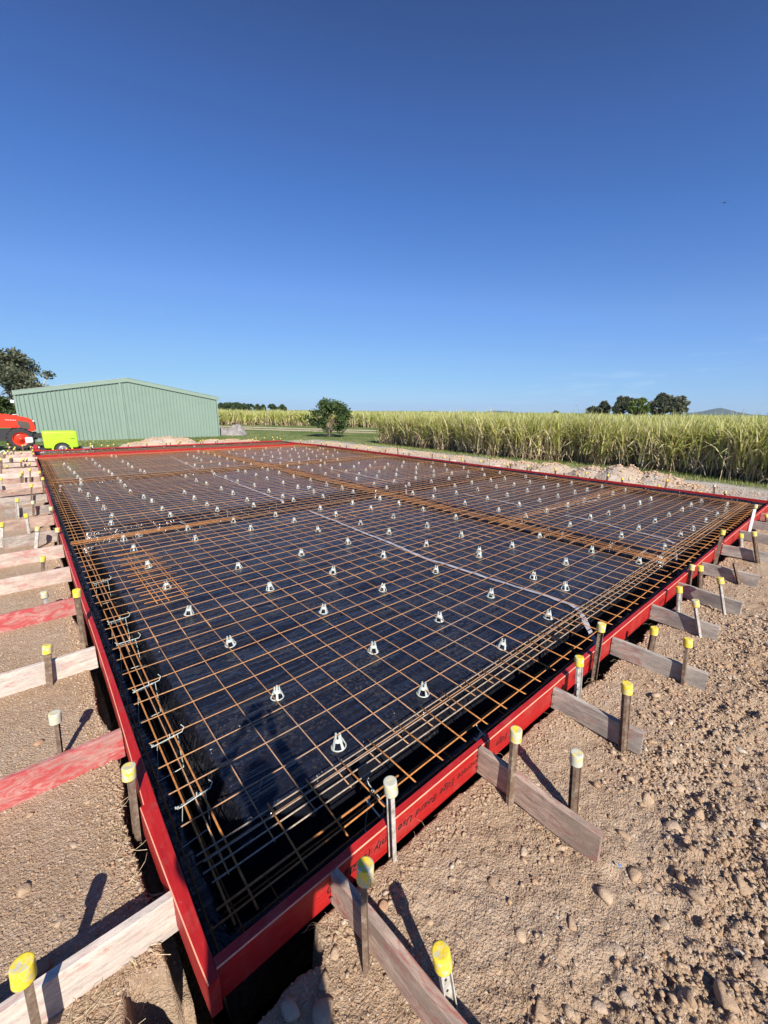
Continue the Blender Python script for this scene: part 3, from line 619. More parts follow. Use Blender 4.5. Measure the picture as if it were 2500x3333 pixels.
RS = [((-0.01, -1.74, -0.10), (-0.045, -1.70, 0.225), 'yellow_cap', 'stake_galv', 'chan', 2.2, 'channel stake with a clean yellow cap right of the nearest right-hand brace'),
      ((-0.13, -1.46, -0.10), (-0.135, -1.45, 0.37), 'worn_cap', 'stake_steel', 'chan', 0.35, 'stake with a grey-scuffed yellow cap standing against the nearest right-hand brace'),
      ((0.17, -1.262, -0.10), (0.155, -1.25, 0.335), 'dirty_cap', 'stake_galv', 'chan', 0.5, 'white painted stake with a speckled cream cap touching the lettered red board'),
      ((0.775, -1.44, -0.10), (0.79, -1.42, 0.335), 'worn_cap', 'stake_steel', 'chan', 0.5, 'brown stake with a half worn cap in front of the second right-hand brace'),
      ((0.96, -1.66, -0.10), (0.95, -1.64, 0.265), 'dirty_cap', 'stake_steel', 'post', 0.3, 'stake with a grey crusted cap behind the outer end of the second right-hand brace'),
      ((1.735, -1.32, -0.10), (1.73, -1.30, 0.26), 'yellow_cap', 'stake_galv', 'post', 0.2, 'stake with a yellow cap between the red board and the third right-hand brace'),
      ((2.13, -1.265, -0.10), (2.11, -1.27, 0.35), 'worn_cap', 'stake_steel', 'chan', 0.3, 'leaning brown stake against the red board before the fourth right-hand brace'),
      ((1.565, -1.665, -0.10), (1.56, -1.63, 0.335), 'yellow_cap', 'stake_steel', 'post', 0.6, 'stake with a wide clean yellow cap at the outer end of the third right-hand brace'),
      ((2.76, -1.43, -0.10), (2.77, -1.43, 0.15), 'yellow_cap', 'stake_steel', 'post', 0.1, 'low tilted stake with a yellow cap behind the fourth right-hand brace'),
      ((2.515, -1.72, -0.10), (2.53, -1.69, 0.265), 'yellow_cap', 'stake_steel', 'chan', 0.5, 'stake with a deep yellow cap at the outer end of the fourth right-hand brace'),
      ((3.80, -1.36, -0.10), (3.79, -1.33, 0.17), 'yellow_cap', 'stake_galv', 'post', 0.1, 'short stake with a bright cap just behind the fifth right-hand brace'),
      ((3.385, -1.63, -0.10), (3.36, -1.54, 0.245), 'worn_cap', 'stake_galv', 'chan', 0.4, 'pale leaning stake with a greenish cap across the fifth right-hand brace'),
      ((4.55, -1.262, -0.10), (4.57, -1.25, 0.18), 'worn_cap', 'stake_steel', 'post', 0.1, 'stake with a dull yellow cap in front of the red board before the sixth brace'),
      ((4.58, -1.36, -0.10), (4.57, -1.32, 0.19), 'yellow_cap', 'stake_steel', 'post', 0.4, 'stake with a bright cap just right of the dull-capped one behind the sixth brace'),
      ((4.10, -1.665, -0.10), (4.08, -1.57, 0.265), 'yellow_cap', 'stake_galv', 'chan', 0.4, 'perforated white stake with an orange-yellow cap across the sixth right-hand brace'),
      ((5.12, -1.61, -0.10), (5.10, -1.52, 0.165), None, 'stake_steel', 'chan', 0.4, 'bare leaning brown stake without a cap across the seventh right-hand brace'),
      ((5.75, -1.262, -0.10), (5.78, -1.265, 0.355), 'yellow_cap', 'stake_steel', 'chan', 0.3, 'tall dark leaning stake over the red board before the eighth right-hand brace'),
      ((6.93, -1.34, -0.10), (6.92, -1.30, 0.10), 'yellow_cap', 'stake_galv', 'post', 0.4, 'short stake with a yellow cap behind the eighth right-hand brace'),
      ((6.20, -1.62, -0.10), (6.17, -1.51, 0.32), 'worn_cap', 'stake_steel', 'post', 0.4, 'dark leaning stake with a pale yellow cap across the eighth right-hand brace'),
      ((8.04, -1.262, -0.10), (8.06, -1.262, 0.37), 'worn_cap', 'white_enamel', 'chan', 0.4, 'tall white stake with a dark-sided cap at the right end of the red board'),
      ((8.86, -1.37, -0.10), (8.86, -1.34, 0.10), 'yellow_cap', 'stake_steel', 'post', 0.4, 'stake with a yellow cap at the right frame edge under the red brace')]
for b, tp, c, m_, k, rz, lb in RS: stake(lb, b, tp, c, m_, k, rz, GS)
LS = [((-0.99, -1.0, -0.12), (-0.975, -1.0, 0.30), 'yellow_cap', 'stake_steel', 'dark stake with a large clean yellow cap at the bottom left'),
      ((-0.640, -0.4, -0.14), (-0.625, -0.4, 0.255), 'worn_cap', 'stake_steel', 'brown stake with a worn cap touching the left board at its first joint'),
      ((-0.87, 0.30, -0.12), (-0.85, 0.28, 0.215), 'dirty_cap', 'stake_steel', 'stake with a whitish worn cap behind the dark red brace'),
      ((-0.88, 1.17-0.06, -0.12), (-0.85, 1.13, 0.21), 'worn_cap', 'stake_steel', 'stake with a scratched yellow cap in front of the whitish brace with the knot'),
      ((-0.84, 2.48, -0.12), (-0.83, 2.48, 0.115), 'dirty_cap', 'stake_galv', 'stake with a cream stained cap behind the bright red brace'),
      ((-0.63, 1.62, -0.12), (-0.625, 1.6, 0.385), 'yellow_cap', 'stake_steel', 'tall dark capped stake over the left board before the bright red brace'),
      ((-0.84, 3.50, -0.12), (-0.80, 3.50, 0.165), 'yellow_cap', 'stake_steel', 'stake with a bright cap behind the blotched fifth left brace'),
      ((-0.62, 4.80, -0.12), (-0.60, 4.78, 0.17), 'worn_cap', 'stake_steel', 'stake with a pale cap over the board between the sixth and seventh left braces'),
      ((-0.87, 4.82, -0.12), (-0.80, 4.82, 0.215), 'worn_cap', 'stake_galv', 'leaning spotted stake with a dented cap in front of the seventh left brace'),
      ((-0.92, 5.78, -0.12), (-0.91, 5.78, 0.225), 'yellow_cap', 'stake_galv', 'speckled stake with a lemon cap in front of the eighth left brace'),
      ((-1.22, 5.19, -0.12), (-1.16, 5.2, 0.255), 'yellow_cap', 'stake_galv', 'stake with a square-looking cap at the left frame edge beside the seventh left brace'),
      ((-0.62, 6.3, -0.12), (-0.60, 6.3, 0.19), 'worn_cap', 'stake_steel', 'stake with a tilted yellow cap over the left board beside the ninth left brace'),
      ((-0.85, 7.02, -0.12), (-0.81, 7.02, 0.195), 'dirty_cap', 'stake_steel', 'rust brown stake with a greenish white cap in front of the ninth left brace'),
      ((-1.05, 7.05, -0.12), (-1.01, 7.06, 0.255), 'yellow_cap', 'stake_galv', 'twin-flange pale stake with a light yellow cap in front of the ninth left brace'),
      ((-0.86, 8.3, -0.12), (-0.79, 8.3, 0.31), 'yellow_cap', 'stake_steel', 'dark leaning stake with a bright cap in front of the tenth left brace'),
      ((-0.61, 9.17, -0.12), (-0.59, 9.17, 0.315), 'yellow_cap', 'stake_steel', 'tall stake with a bright cap over the left board beside the eleventh left brace'),
      ((-0.62, 10.71, -0.12), (-0.60, 10.71, 0.275), 'yellow_cap', 'stake_steel', 'stake with a yellow cap over the left board past the twelfth left brace'),
      ((-0.83, 11.2, -0.12), (-0.77, 11.2, 0.30), 'yellow_cap', 'stake_steel', 'dark capped stake left of the one at the board past the twelfth brace'),
      ((-0.98, 11.14, -0.12), (-0.92, 11.14, 0.255), 'yellow_cap', 'stake_steel', 'farther of two stakes with touching yellow caps past the twelfth left brace'),
      ((-0.99, 10.67, -0.12), (-0.96, 10.67, 0.245), 'worn_cap', 'stake_steel', 'nearer of two stakes with touching yellow caps past the twelfth left brace'),
      ((-1.35, 10.7, -0.12), (-1.31, 10.7, 0.175), 'yellow_cap', 'stake_galv', 'stake with a yellow cap at the left frame edge beside the twelfth left brace')]
for b, tp, c, m_, lb in LS: stake(lb, b, tp, c, m_, 'post' if 'flange' in lb or 'tall' in lb else 'chan', random.uniform(0.2, 1.2), 'capped stakes along the left run')
far_left = [(-1.38, 10.1, .20), (-0.8, 14.04, .16), (-1.29, 13.93, .13), (-1.41, 14.02, .33), (-0.9, 15.18, .20), (-0.97, 14.9, .17), (-0.82, 15.3, .19), (-0.61, 15.28, .2), (-0.63, 17.9, .13), (-0.63, 19.1, .16), (-0.63, 20.4, .20), (-0.89, 20.78, .24), (-0.95, 18.4, .16), (-1.26, 16.65, .14), (-1.45, 18.2, .15), (-1.37, 19.3, .14), (-1.27, 18.9, .14), (-1.2, 19.95, .17), (-1.15, 20.5, .19), (-1.33, 20.6, .2), (-1.36, 22.3, .22)]
far_left.sort(key=lambda q: q[1])
for i, (x, y, z) in enumerate(far_left):
    stake('small capped stake in the crowded far left cluster, %s from the camera' % ORD[i], (x, y, -0.12), (x+random.uniform(0, .06), y, z), 'yellow_cap' if i % 6 else 'dirty_cap', 'stake_steel', 'post', 0.3, 'capped stakes in the far left cluster')
# behind the far-left boards: (x, y, ztop, cap)
fl = [(0.5, YB2+.1, .13, 'yellow_cap'), (1.33, YB2-.1, .20, 'yellow_cap'), (1.42, YB2+.6, .26, 'yellow_cap'), (1.8, YB2+.3, .20, 'yellow_cap'), (2.0, YB2+.1, .18, 'yellow_cap'), (2.2, YB2-.1, .24, 'yellow_cap'), (2.75, YB2+.1, .22, 'yellow_cap'), (3.5, YB2+.1, .25, 'yellow_cap'), (4.35, YB2+.1, .22, 'yellow_cap'), (4.62, YB2+.5, .22, 'yellow_cap'), (4.85, YB2+.1, .21, 'yellow_cap'), (5.1, YB2+.7, .25, 'yellow_cap'), (5.95, YB2+.1, .24, 'yellow_cap'), (6.15, YB2+.5, .25, 'yellow_cap'), (6.7, YB2+.2, .23, 'yellow_cap'), (6.95, YB2+.6, .23, 'yellow_cap'), (8.6, YB2+.1, .18, 'yellow_cap'), (8.75, YB2+.3, .22, 'yellow_cap'), (8.85, YB2+.1, .17, 'worn_cap'), (9.05, YB2+.5, .26, 'yellow_cap'), (9.55, YB2+.5, .26, 'yellow_cap'), (10.0, YB2+.4, .28, 'yellow_cap'), (9.9, YB2+.1, .16, 'yellow_cap'), (10.25, YB2+.4, .26, 'yellow_cap'), (10.3, YB2+.1, .20, 'yellow_cap')]
for i, (x, y, z, c) in enumerate(fl):
    stake('tiny yellow-capped stake along the far red board, %s from the left' % ORD[i], (x, y, -0.12), (x+random.uniform(-.03, .03), y, z), c, 'stake_steel', 'post', 0.3, 'capped stakes along the far board')
# behind the far-right board: (y, dx, ztop, cap or None)
frs = [(-1.35, .75, .27, 'yellow_cap'), (-0.45, .22, .16, 'worn_cap'), (-0.2, .55, .24, 'dirty_cap'), (0.02, .15, .08, 'yellow_cap'), (0.75, .45, .25, 'yellow_cap'), (0.85, .12, .12, 'yellow_cap'), (1.55, .25, .20, 'worn_cap'), (1.65, .12, .19, 'yellow_cap'), (2.05, .3, .22, 'yellow_cap'), (2.45, .2, .12, None), (2.6, .2, .22, 'yellow_cap'), (3.2, .2, .14, None), (3.45, .2, .23, 'yellow_cap'), (4.2, .2, .15, None), (4.45, .45, .2, 'yellow_cap'), (4.95, .2, .22, None), (5.1, .4, .18, 'yellow_cap'), (5.7, .2, .20, None), (6.15, .35, .2, 'yellow_cap'), (6.7, .2, .18, None), (6.85, .3, .18, 'yellow_cap'), (7.4, .2, .18, None), (7.75, .35, .19, 'yellow_cap'), (8.3, .2, .26, None), (9.5, .2, .2, None), (10.0, .4, .20, 'yellow_cap'), (10.2, .3, .38, None), (11.0, .25, .2, None), (11.4, .4, .18, 'yellow_cap'), (11.9, .2, .25, 'yellow_cap'), (12.3, .4, .18, 'yellow_cap'), (13.0, .3, .2, 'yellow_cap'), (13.8, .3, .2, None), (14.4, .3, .22, 'yellow_cap'), (15.0, .3, .2, 'yellow_cap'), (15.5, .2, .22, 'yellow_cap'), (16.0, .3, .2, 'yellow_cap'), (17.0, .3, .2, 'yellow_cap'), (18.0, .1, .2, 'yellow_cap')]
nb = nc = 0
for (y, dx, z, c) in frs:
    if c: lb = 'yellow-capped stake behind the far right board, %s from its near end' % ORD[nc]; nc += 1
    else: lb = 'bare dark stake behind the far right board, %s from its near end' % ORD[nb]; nb += 1
    stake(lb, (XR+.04+dx*.6, y, -0.12), (XR+.04+dx*.6+random.uniform(-.05, .05), y+random.uniform(-.03, .03), z), c, 'stake_steel' if random.random() < .75 else 'stake_galv', 'post', .3, 'stakes behind the far right board')

# ------------------------------------------------------------------ steel reinforcing mesh
def bar_mesh(L, r, mat, seed, n=6, sag=0.0055):
    rg = random.Random(seed); segs = max(2, int(L/0.5)); mb = MB(); ph = rg.uniform(0, 6); a = rg.uniform(0.3, 1)*sag
    mb.tube([(L*i/segs, a*math.sin(ph+i*1.3), a*0.8*math.cos(ph+i*1.7)) for i in range(segs+1)], r, n, mat); return mb.mesh('bar', True)
BARS = {}
def bar(parent, p, axis_, L, r=0.0033, mat='rusty_wire', rz=0.0, name='bar'):
    v = random.randrange(3); key = (round(L, 3), r, mat, v)
    if key not in BARS: BARS[key] = bar_mesh(L, r, mat, hash(key) % 9999)
    return link(name, BARS[key], parent, p, (0, 0, (0 if axis_ == 'X' else PI/2)+rz))
def sheet(label, x0, nx, y0, ny, xe, ye, z=0.0, ox=0.10, dz=0.0):
    """mesh sheet: nx bars running in Y at x0+0.2i, ny bars running in X at y0+0.2j"""
    t = thing('reinforcing_mesh', label, 'steel mesh', (x0, y0, z), 0, 'rusty reinforcing mesh sheets')
    LX = 0.2*(nx-1)+xe[0]+xe[1]; LY = 0.2*(ny-1)+ye[0]+ye[1]
    for j in range(ny): bar(t, (-xe[0], 0.2*j+random.uniform(-.003, .003), dz), 'X', LX)
    for i in range(nx): bar(t, (0.2*i+random.uniform(-.003, .003), -ye[0], -0.0076+dz), 'Y', LY)
    return t
strips = [(-0.80, 11, 0.115, 0.25)]   # y0, number of cross bars, overhangs
yy = 1.37
while yy < 15.2: strips.append((yy, 12, 0.29, 0.13)); yy += 2.2
hn = ['left', 'right']
for k, (y0, ny, e0, e1) in enumerate(strips):
    zz = 0.004*(k % 2)
    sheet('left-hand rusty mesh sheet in the %s strip from the front edge' % ORD[k], -0.4, 29, y0, ny, (0.088, 0.10), (e0, e1), zz)
    sheet('right-hand rusty mesh sheet in the %s strip from the front edge' % ORD[k], 5.05, 28, y0+0.02, ny, (0.20, 0.02), (e0, e1), zz+0.002)
y_last = yy
sheet('narrow left mesh sheet filling the last gap before the far inner board', -0.4, 29, y_last, 8, (0.088, 0.1), (.29, .1), 0.0)
sheet('narrow right mesh sheet filling the last gap before the far inner board', 5.05, 28, y_last, 8, (0.2, 0.02), (.29, .1), 0.002)
sheet('mesh sheet lying between the two far red boards', -0.3, 54, YB+0.35, 10, (0.1, 0.1), (.1, .1), 0.0)
# cut strip lapped over the front edge
t = thing('reinforcing_mesh', 'cut mesh strip with short cross wires lapped along the near right-hand edge', 'steel mesh', (0, 0, 0.006), 0, 'rusty reinforcing mesh sheets')
bar(t, (-0.52, -1.062, 0), 'X', 5.95, 0.0042, 'rusty_rebar'); bar(t, (-0.48, -1.015, -0.01), 'X', 0.9, 0.0055, 'rusty_rebar')
for i in range(27): bar(t, (-0.158+0.2005*i, -1.115, 0.004), 'Y', 0.365, 0.0042, 'rusty_rebar')
t = thing('reinforcing_mesh', 'second cut mesh strip lapped along the far part of the right-hand edge', 'steel mesh', (0, 0, 0.008), 0, 'rusty reinforcing mesh sheets')
bar(t, (5.1, -1.055, 0), 'X', 5.3, 0.0042, 'rusty_rebar'); bar(t, (5.1, -0.86, 0), 'X', 5.3, 0.0042, 'rusty_rebar')
for i in range(26): bar(t, (5.25+0.2*i, -1.11, 0.004), 'Y', 0.42, 0.0042, 'rusty_rebar')
t = thing('reinforcing_mesh', 'small extra mesh patch overlapping two sheets near the left edge, third strip', 'steel mesh', (0, 0, 0.012), 0, 'rusty reinforcing mesh sheets')
for j in range(10): bar(t, (-0.14, 1.86+0.205*j, 0), 'X', 0.44, 0.0042, 'rusty_rebar')
for x in (-0.04, 0.06, 0.22): bar(t, (x, 1.80, -0.008), 'Y', 1.95, 0.0042, 'rusty_rebar')
def trench_mesh(label, axis_, c0, offs, s0, L, r, mat, z, gap=0.45, cross=True):
    t = thing('trench_mesh', label, 'trench mesh', (0, 0, z), 0, 'long trench mesh bars')
    for o in offs:
        if axis_ == 'X': bar(t, (s0+random.uniform(-.01, .01), c0+o, 0), 'X', L, r, mat)
        else: bar(t, (c0+o, s0+random.uniform(-.01, .01), 0), 'Y', L, r, mat)
    if cross:
        w = offs[-1]-offs[0]+0.06; k = 0
        while k*gap < L-0.1:
            if axis_ == 'X': bar(t, (s0+0.2+k*gap, c0+offs[0]-0.03, -0.009), 'Y', w, 0.003, mat)
            else: bar(t, (c0+offs[0]-0.03, s0+0.2+k*gap, -0.009), 'X', w, 0.003, mat)
            k += 1
    return t
trench_mesh('four closely spaced greyish bars along the near right-hand edge', 'X', -0.92, [0, 0.055, 0.10, 0.143], -0.47, 5.9, 0.0038, 'grey_wire', 0.006, 0.45, False)
trench_mesh('closely spaced bars along the far part of the right-hand edge', 'X', -0.92, [0, 0.055, 0.10, 0.143], 5.3, 5.1, 0.0038, 'grey_wire', 0.006, 0.45, False)
trench_mesh('three thick orange bars running along the left edge at the near corner', 'Y', -0.445, [0, 0.082], -1.10, 5.9, 0.0048, 'rusty_rebar', -0.012, 0.9, False)
trench_mesh('three thick orange bars running along the middle of the left edge', 'Y', -0.435, [0, 0.13], 4.6, 6.0, 0.0042, 'rusty_rebar', -0.012, 0.9, False)
trench_mesh('three thick orange bars running along the far part of the left edge', 'Y', -0.435, [0, 0.13], 10.4, 6.0, 0.0042, 'rusty_rebar', -0.012, 0.9, False)
trench_mesh('lower bars lying deep in the near right-hand trench', 'X', -1.10, [0, 0.1, 0.2, 0.3], -0.4, 10.4, 0.005, 'rusty_rebar', -0.36, 0.6)
trench_mesh('lower bars lying deep in the left trench', 'Y', -0.46, [0, 0.10], -1.0, 12.0, 0.005, 'rusty_rebar', -0.40, 0.8, False)
trench_mesh('tight bundle of bars over the first cross trench on the left', 'X', 4.40, [0, 0.035, 0.09], -0.5, 2.3, 0.0042, 'rusty_rebar', 0.008, 5)
trench_mesh('pair of bars over the first cross trench continuing right', 'X', 4.40, [0.0], 1.6, 8.6, 0.0036, 'rusty_wire', 0.010, 50, False)
trench_mesh('bundle of bars over the second cross trench, left half', 'X', 10.35, [0, 0.05, 0.5], -0.4, 5.7, 0.0038, 'rusty_wire', 0.010, 0.8)
trench_mesh('bundle of bars over the second cross trench, right half', 'X', 10.35, [0, 0.05, 0.5], 5.0, 5.4, 0.0038, 'rusty_wire', 0.010, 0.8)
for i, (y0, lb) in enumerate([(-0.9, 'nearest'), (4.9, 'middle'), (10.9, 'farthest')]):
    trench_mesh('%s run of orange lap bars along the long lengthwise trench' % lb, 'Y', 5.02, [0, 0.07, 0.40], y0, 6.0, 0.0040, 'rusty_rebar', 0.012, 0.4)
trench_mesh('orange lap bars crossing the right half halfway up', 'X', 1.42, [0, 0.07], 5.0, 5.4, 0.0038, 'rusty_wire', 0.014, 0.5)
trench_mesh('rust-stained bar bundle by the far left chairs', 'X', 15.9, [0, 0.2], -0.4, 10.8, 0.005, 'rusty_rebar', 0.012, 0.5)
trench_mesh('bars along the far right board', 'Y', 10.15, [0, 0.12], -0.9, 16.8, 0.0042, 'rusty_rebar', 0.010, 0.4)

# white trench spacers hooked over the left edge bars
def spacer_mesh():
    mb = MB(); r = 0.0028
    mb.tube([(-.075, 0, .012), (-.07, 0, 0), (.075, 0, 0), (.09, 0.004, .02), (.075, .004, .045)], r, 6, 'white_plastic')
    mb.tube([(-.075, .04, -.03), (-.03, .04, -.035), (.055, .04, -.035)], r*1.5, 6, 'white_plastic')
    mb.tube([(.03, 0, 0), (.035, .02, -.02), (.03, .04, -.035)], r*1.8, 6, 'white_plastic'); mb.tube([(-.055, 0, 0), (-.06, .02, -.12), (-.07, .03, -.26)], r*.7, 5, 'white_plastic')
    mb.tube([(.05, 0, 0), (.06, .02, -.12), (.07, .03, -.26)], r, 5, 'white_plastic'); mb.tube([(-.07, .03, -.26), (.07, .03, -.26)], r, 5, 'white_plastic')
    mb.tube([(-.075, 0, 0), (-.085, 0, .02)], r, 5, 'white_plastic'); mb.tube([(.01, 0, 0), (.012, 0, .024)], r, 5, 'white_plastic')
    return mb.mesh('trench_spacer')
SM = spacer_mesh()
for i, (x, y, rz, lb) in enumerate([(-0.40, -0.49, 0.12, 'white plastic bar spacer hooked on the left edge bars nearest the corner'), (-0.40, -0.02, 0.1, 'white plastic bar spacer hooked on the left edge bars, second from the corner'),
        (-0.385, 0.56, 0.15, 'white bar spacer on the left edge bars beside the board joint'), (-0.375, 1.26, 0.0, 'white plastic bar spacer on the left edge bars, fourth from the corner'), (-0.37, 1.70, 0.1, 'white plastic bar spacer on the left edge bars, fifth from the corner'), (-0.36, 2.75, 0.2, 'white plastic bar spacer on the left edge bars, sixth from the corner'),
        (0.30, -1.0, 1.5, 'white plastic bar spacer half hidden under the near right-hand mesh edge'), (1.02, -1.12, 1.3, 'pale spacer deep in shadow behind the second right-hand brace')]):
    s_ = link('trench_spacer', SM, None, (x, y, -0.004 if y > -0.9 else -0.06), (0, 0, rz)); tag(s_, lb, 'bar spacer', 'white trench mesh spacers')

# ------------------------------------------------------------------ bar chairs
def chair_mesh():
    mb = MB(); n = 20; R = 0.041; r = 0.0042
    ring = [(R*math.cos(2*PI*k/n), R*math.sin(2*PI*k/n), r) for k in range(n+1)]
    mb.tube(ring, r, 6, 'white_plastic', cap=False)
    for k in range(4):
        a = PI/4+k*PI/2; c, s = math.cos(a), math.sin(a); w = Vector((-s, c, 0))
        p = [Vector((R*.97*c, R*.97*s, 0.004)), Vector((R*.72*c, R*.72*s, 0.035)), Vector((R*.42*c, R*.42*s, 0.062)), Vector((R*.36*c, R*.36*s, 0.084))]
        ws = [0.0085, 0.0065, 0.0075, 0.004]; th = Vector((c, s, 0))*0.003; vs = []
        for q, ww in zip(p, ws): vs += [q-w*ww-th, q+w*ww-th, q+w*ww+th, q-w*ww+th]
        fs = [(i*4+j, i*4+(j+1) % 4, i*4+4+(j+1) % 4, i*4+4+j) for i in range(3) for j in range(4)]+[(0, 3, 2, 1), (12, 13, 14, 15)]
        mb.add(vs, fs, 'white_plastic')
    mb.lathe([(0.023, 0.044), (0.0275, 0.044), (0.020, 0.062), (0.014, 0.062), (0.023, 0.044)], 16, 'white_plastic')
    return mb.mesh('bar_chair')
CM = chair_mesh()
CH = "0.15,1.53 0.25,0.78 0.95,2.36 0.96,1.55 1.73,1.53 1.87,0.80 1.13,0.79 0.25,-0.03 1.07,-0.02 0.33,-0.62 1.75,2.29 2.53,1.56 1.84,-0.02 2.66,0.77 2.61,-0.03 3.42,-0.04 3.39,-0.43 2.65,-0.63 1.91,-0.63 1.01,-0.62 4.13,-0.07 3.48,0.76 0.10,5.51 0.10,4.40 0.12,3.83 0.13,3.03 0.15,2.29 0.96,4.40 0.89,3.80 0.98,5.47 0.98,6.03 0.19,6.08 0.17,6.81 6.66,-0.06 7.38,-0.08 8.08,-0.10 8.81,-0.12 9.38,-0.13 10.11,-0.15 10.08,-0.59 9.49,-0.68 8.83,-0.67 8.06,-0.66 7.28,-0.66 6.69,-0.63 5.83,-0.66 4.91,-0.64 5.13,-0.81 8.79,0.62 9.44,0.61 4.20,0.73 4.92,0.72 5.89,0.72 4.87,-0.07 5.89,-0.07 6.69,0.72 7.34,0.68 8.09,0.68 5.90,1.53 6.59,1.50 7.40,1.49 8.09,1.46 8.75,1.44 9.47,1.41 10.16,1.38 10.19,1.95 9.46,2.00 8.84,2.01 8.10,2.05 7.32,2.06 6.60,2.09 5.91,2.11 7.34,2.85 8.17,2.84 8.83,2.79 9.51,2.76 10.11,2.69 9.38,3.48 8.65,3.50 8.05,3.63 9.34,4.23 10.13,4.05 10.15,4.94 10.42,3.58 2.51,2.30 3.28,3.02 4.05,4.28 4.04,3.68 4.02,3.02 3.28,2.30 3.29,1.52 4.03,2.20 4.04,1.50 4.80,2.24 4.80,3.03 4.79,3.70 4.80,4.32 4.78,5.24 4.86,5.80 5.86,5.80 5.94,6.65 5.75,5.18 5.75,4.28 5.82,3.71 5.85,2.87 6.64,2.89 6.55,3.67 6.56,4.35 6.51,5.19 6.46,5.70 6.64,6.63 6.56,7.34 6.56,8.00 5.89,7.44 7.31,9.41 7.30,8.60 7.26,7.90 7.31,7.32 7.29,6.53 7.35,5.79 7.28,5.13 7.29,4.33 7.31,3.65 8.72,4.26 8.03,4.38 8.70,5.04 8.02,5.15 8.07,5.77 8.85,5.75 9.49,5.63 9.39,4.96 10.33,5.72 10.18,6.37 9.30,6.32 8.77,6.41 8.07,6.49 8.85,7.26 9.47,7.18 10.23,7.22 8.05,7.32 8.74,7.83 8.06,7.93 8.73,8.53 8.02,8.65 8.03,9.29 8.75,9.26 9.54,8.59 9.59,7.91 10.31,7.87 3.64,0.88 2.46,9.85 2.48,9.00 2.49,8.23 2.57,7.45 2.59,6.78 2.54,5.89 2.43,5.31 1.77,7.48 1.76,6.76 1.77,6.00 1.75,5.38 1.68,4.41 1.72,3.80 2.42,4.36 2.47,3.79 2.51,3.10 3.30,4.30 3.27,3.73 3.27,5.27 3.28,5.77 3.95,5.21 4.07,5.80 3.30,6.47 3.36,7.41 3.25,8.20 3.24,9.00 3.21,9.78 3.35,10.40 3.40,11.43 3.37,12.10 3.28,12.67 3.99,13.40 4.06,14.15 4.12,14.72 4.08,12.66 4.14,11.98 4.14,11.25 4.05,10.17 4.08,9.67 4.11,8.99 4.05,8.16 4.12,7.37 4.08,6.54 4.82,6.41 4.86,7.26 4.79,8.04 4.79,8.91 4.80,9.70 4.85,10.18 4.93,11.26 4.94,11.88 4.88,12.59 4.89,13.29 4.91,14.17 4.93,14.73 4.95,15.60 4.92,16.09 4.91,16.73 4.17,15.69 5.84,8.80 5.80,9.56 5.73,10.18 5.84,10.91 5.87,11.71 5.83,12.37 5.78,13.05 5.85,13.92 5.87,14.87 5.87,15.72 6.56,8.79 6.60,9.54 6.50,10.21 6.53,10.83 6.64,11.58 6.57,12.29 6.57,13.00 6.60,13.83 6.57,14.62 7.14,16.54 6.53,15.62 6.45,16.73 7.35,11.55 7.37,12.32 7.36,13.03 7.37,13.92 7.34,14.72 7.29,15.46 7.86,16.35 7.93,15.19 8.06,14.57 7.99,13.49 8.06,12.89 8.10,12.21 8.11,11.52 8.74,11.98 8.75,12.73 8.85,13.77 8.77,14.45 8.71,15.04 8.75,15.46 8.59,16.27 9.51,15.41 9.48,15.08 9.47,14.30 9.53,13.56 10.21,14.01 10.10,14.84 10.11,15.13 9.39,16.36 7.41,10.78 7.15,10.12 8.15,10.79 5.75,7.92 9.54,12.80 0.09,14.68 0.13,13.66 0.13,13.06 0.17,12.29 0.17,10.71 0.12,10.04 0.02,9.17 0.10,8.41 0.18,7.68 1.02,17.50 0.97,15.68 0.92,14.49 0.92,13.56 0.93,12.71 0.97,12.11 0.95,11.34 0.17,11.42 0.83,16.13 1.70,16.74 1.70,14.46 1.72,13.58 1.68,12.74 1.74,11.87 1.75,11.37 0.95,10.45 0.93,9.96 0.90,9.17 0.87,8.36 0.97,7.52 0.99,6.86 1.79,16.39"
CP = [tuple(map(float, q.split(','))) for q in CH.split()]
colx = [0.13, 0.95, 1.75, 2.5, 3.3, 4.08, 4.85, 5.86, 6.58, 7.32, 8.07, 8.79, 9.48, 10.2]
cols = {}
for x, y in CP:
    c = min(range(14), key=lambda i: abs(colx[i]-x)); cols.setdefault(c, []).append((y, x))
for c, L in cols.items():
    for i, (y, x) in enumerate(sorted(L)):
        o = link('bar_chair', CM, None, (x, y, float(film_h(np.array([x]), np.array([y]))[0])-0.001 if float(trench_depth(np.array([x]), np.array([y]))[0]) < .1 else -0.062), (random.gauss(0, .07), random.gauss(0, .07), random.uniform(0, 6)))
        o.scale = (1, 1, random.uniform(0.92, 1.06))
        tag(o, 'white bar chair, %s from the near edge, %s line from left board' % (ORD[i], ORD[c]), 'bar chair', 'white bar chairs under the mesh')
for (x, y, rx, rz, lb) in [(0.30, 4.52, 1.4, 0.4, 'white bar chair lying on its side in the first cross trench'), (4.03, 6.0, 1.3, 1.2, 'loose bar chair tipped over on the orange lap bars')]:
    o = link('bar_chair', CM, None, (x, y, 0.03 if y > 5 else -0.05), (rx, 0, rz)); tag(o, lb, 'bar chair', 'white bar chairs under the mesh')
mb = MB().extrude([(-.07, -.03), (.05, -.045), (.09, 0), (.03, .045), (-.06, .03)], 0, .002, 'white_plastic', axis='Z'); o = mb.build('plastic_offcut', loc=(0.92, 4.52, 0.04), rot=(.5, .35, 1.0)); tag(o, 'torn white plastic offcut leaning on a chair at the first cross trench', 'plastic scrap')

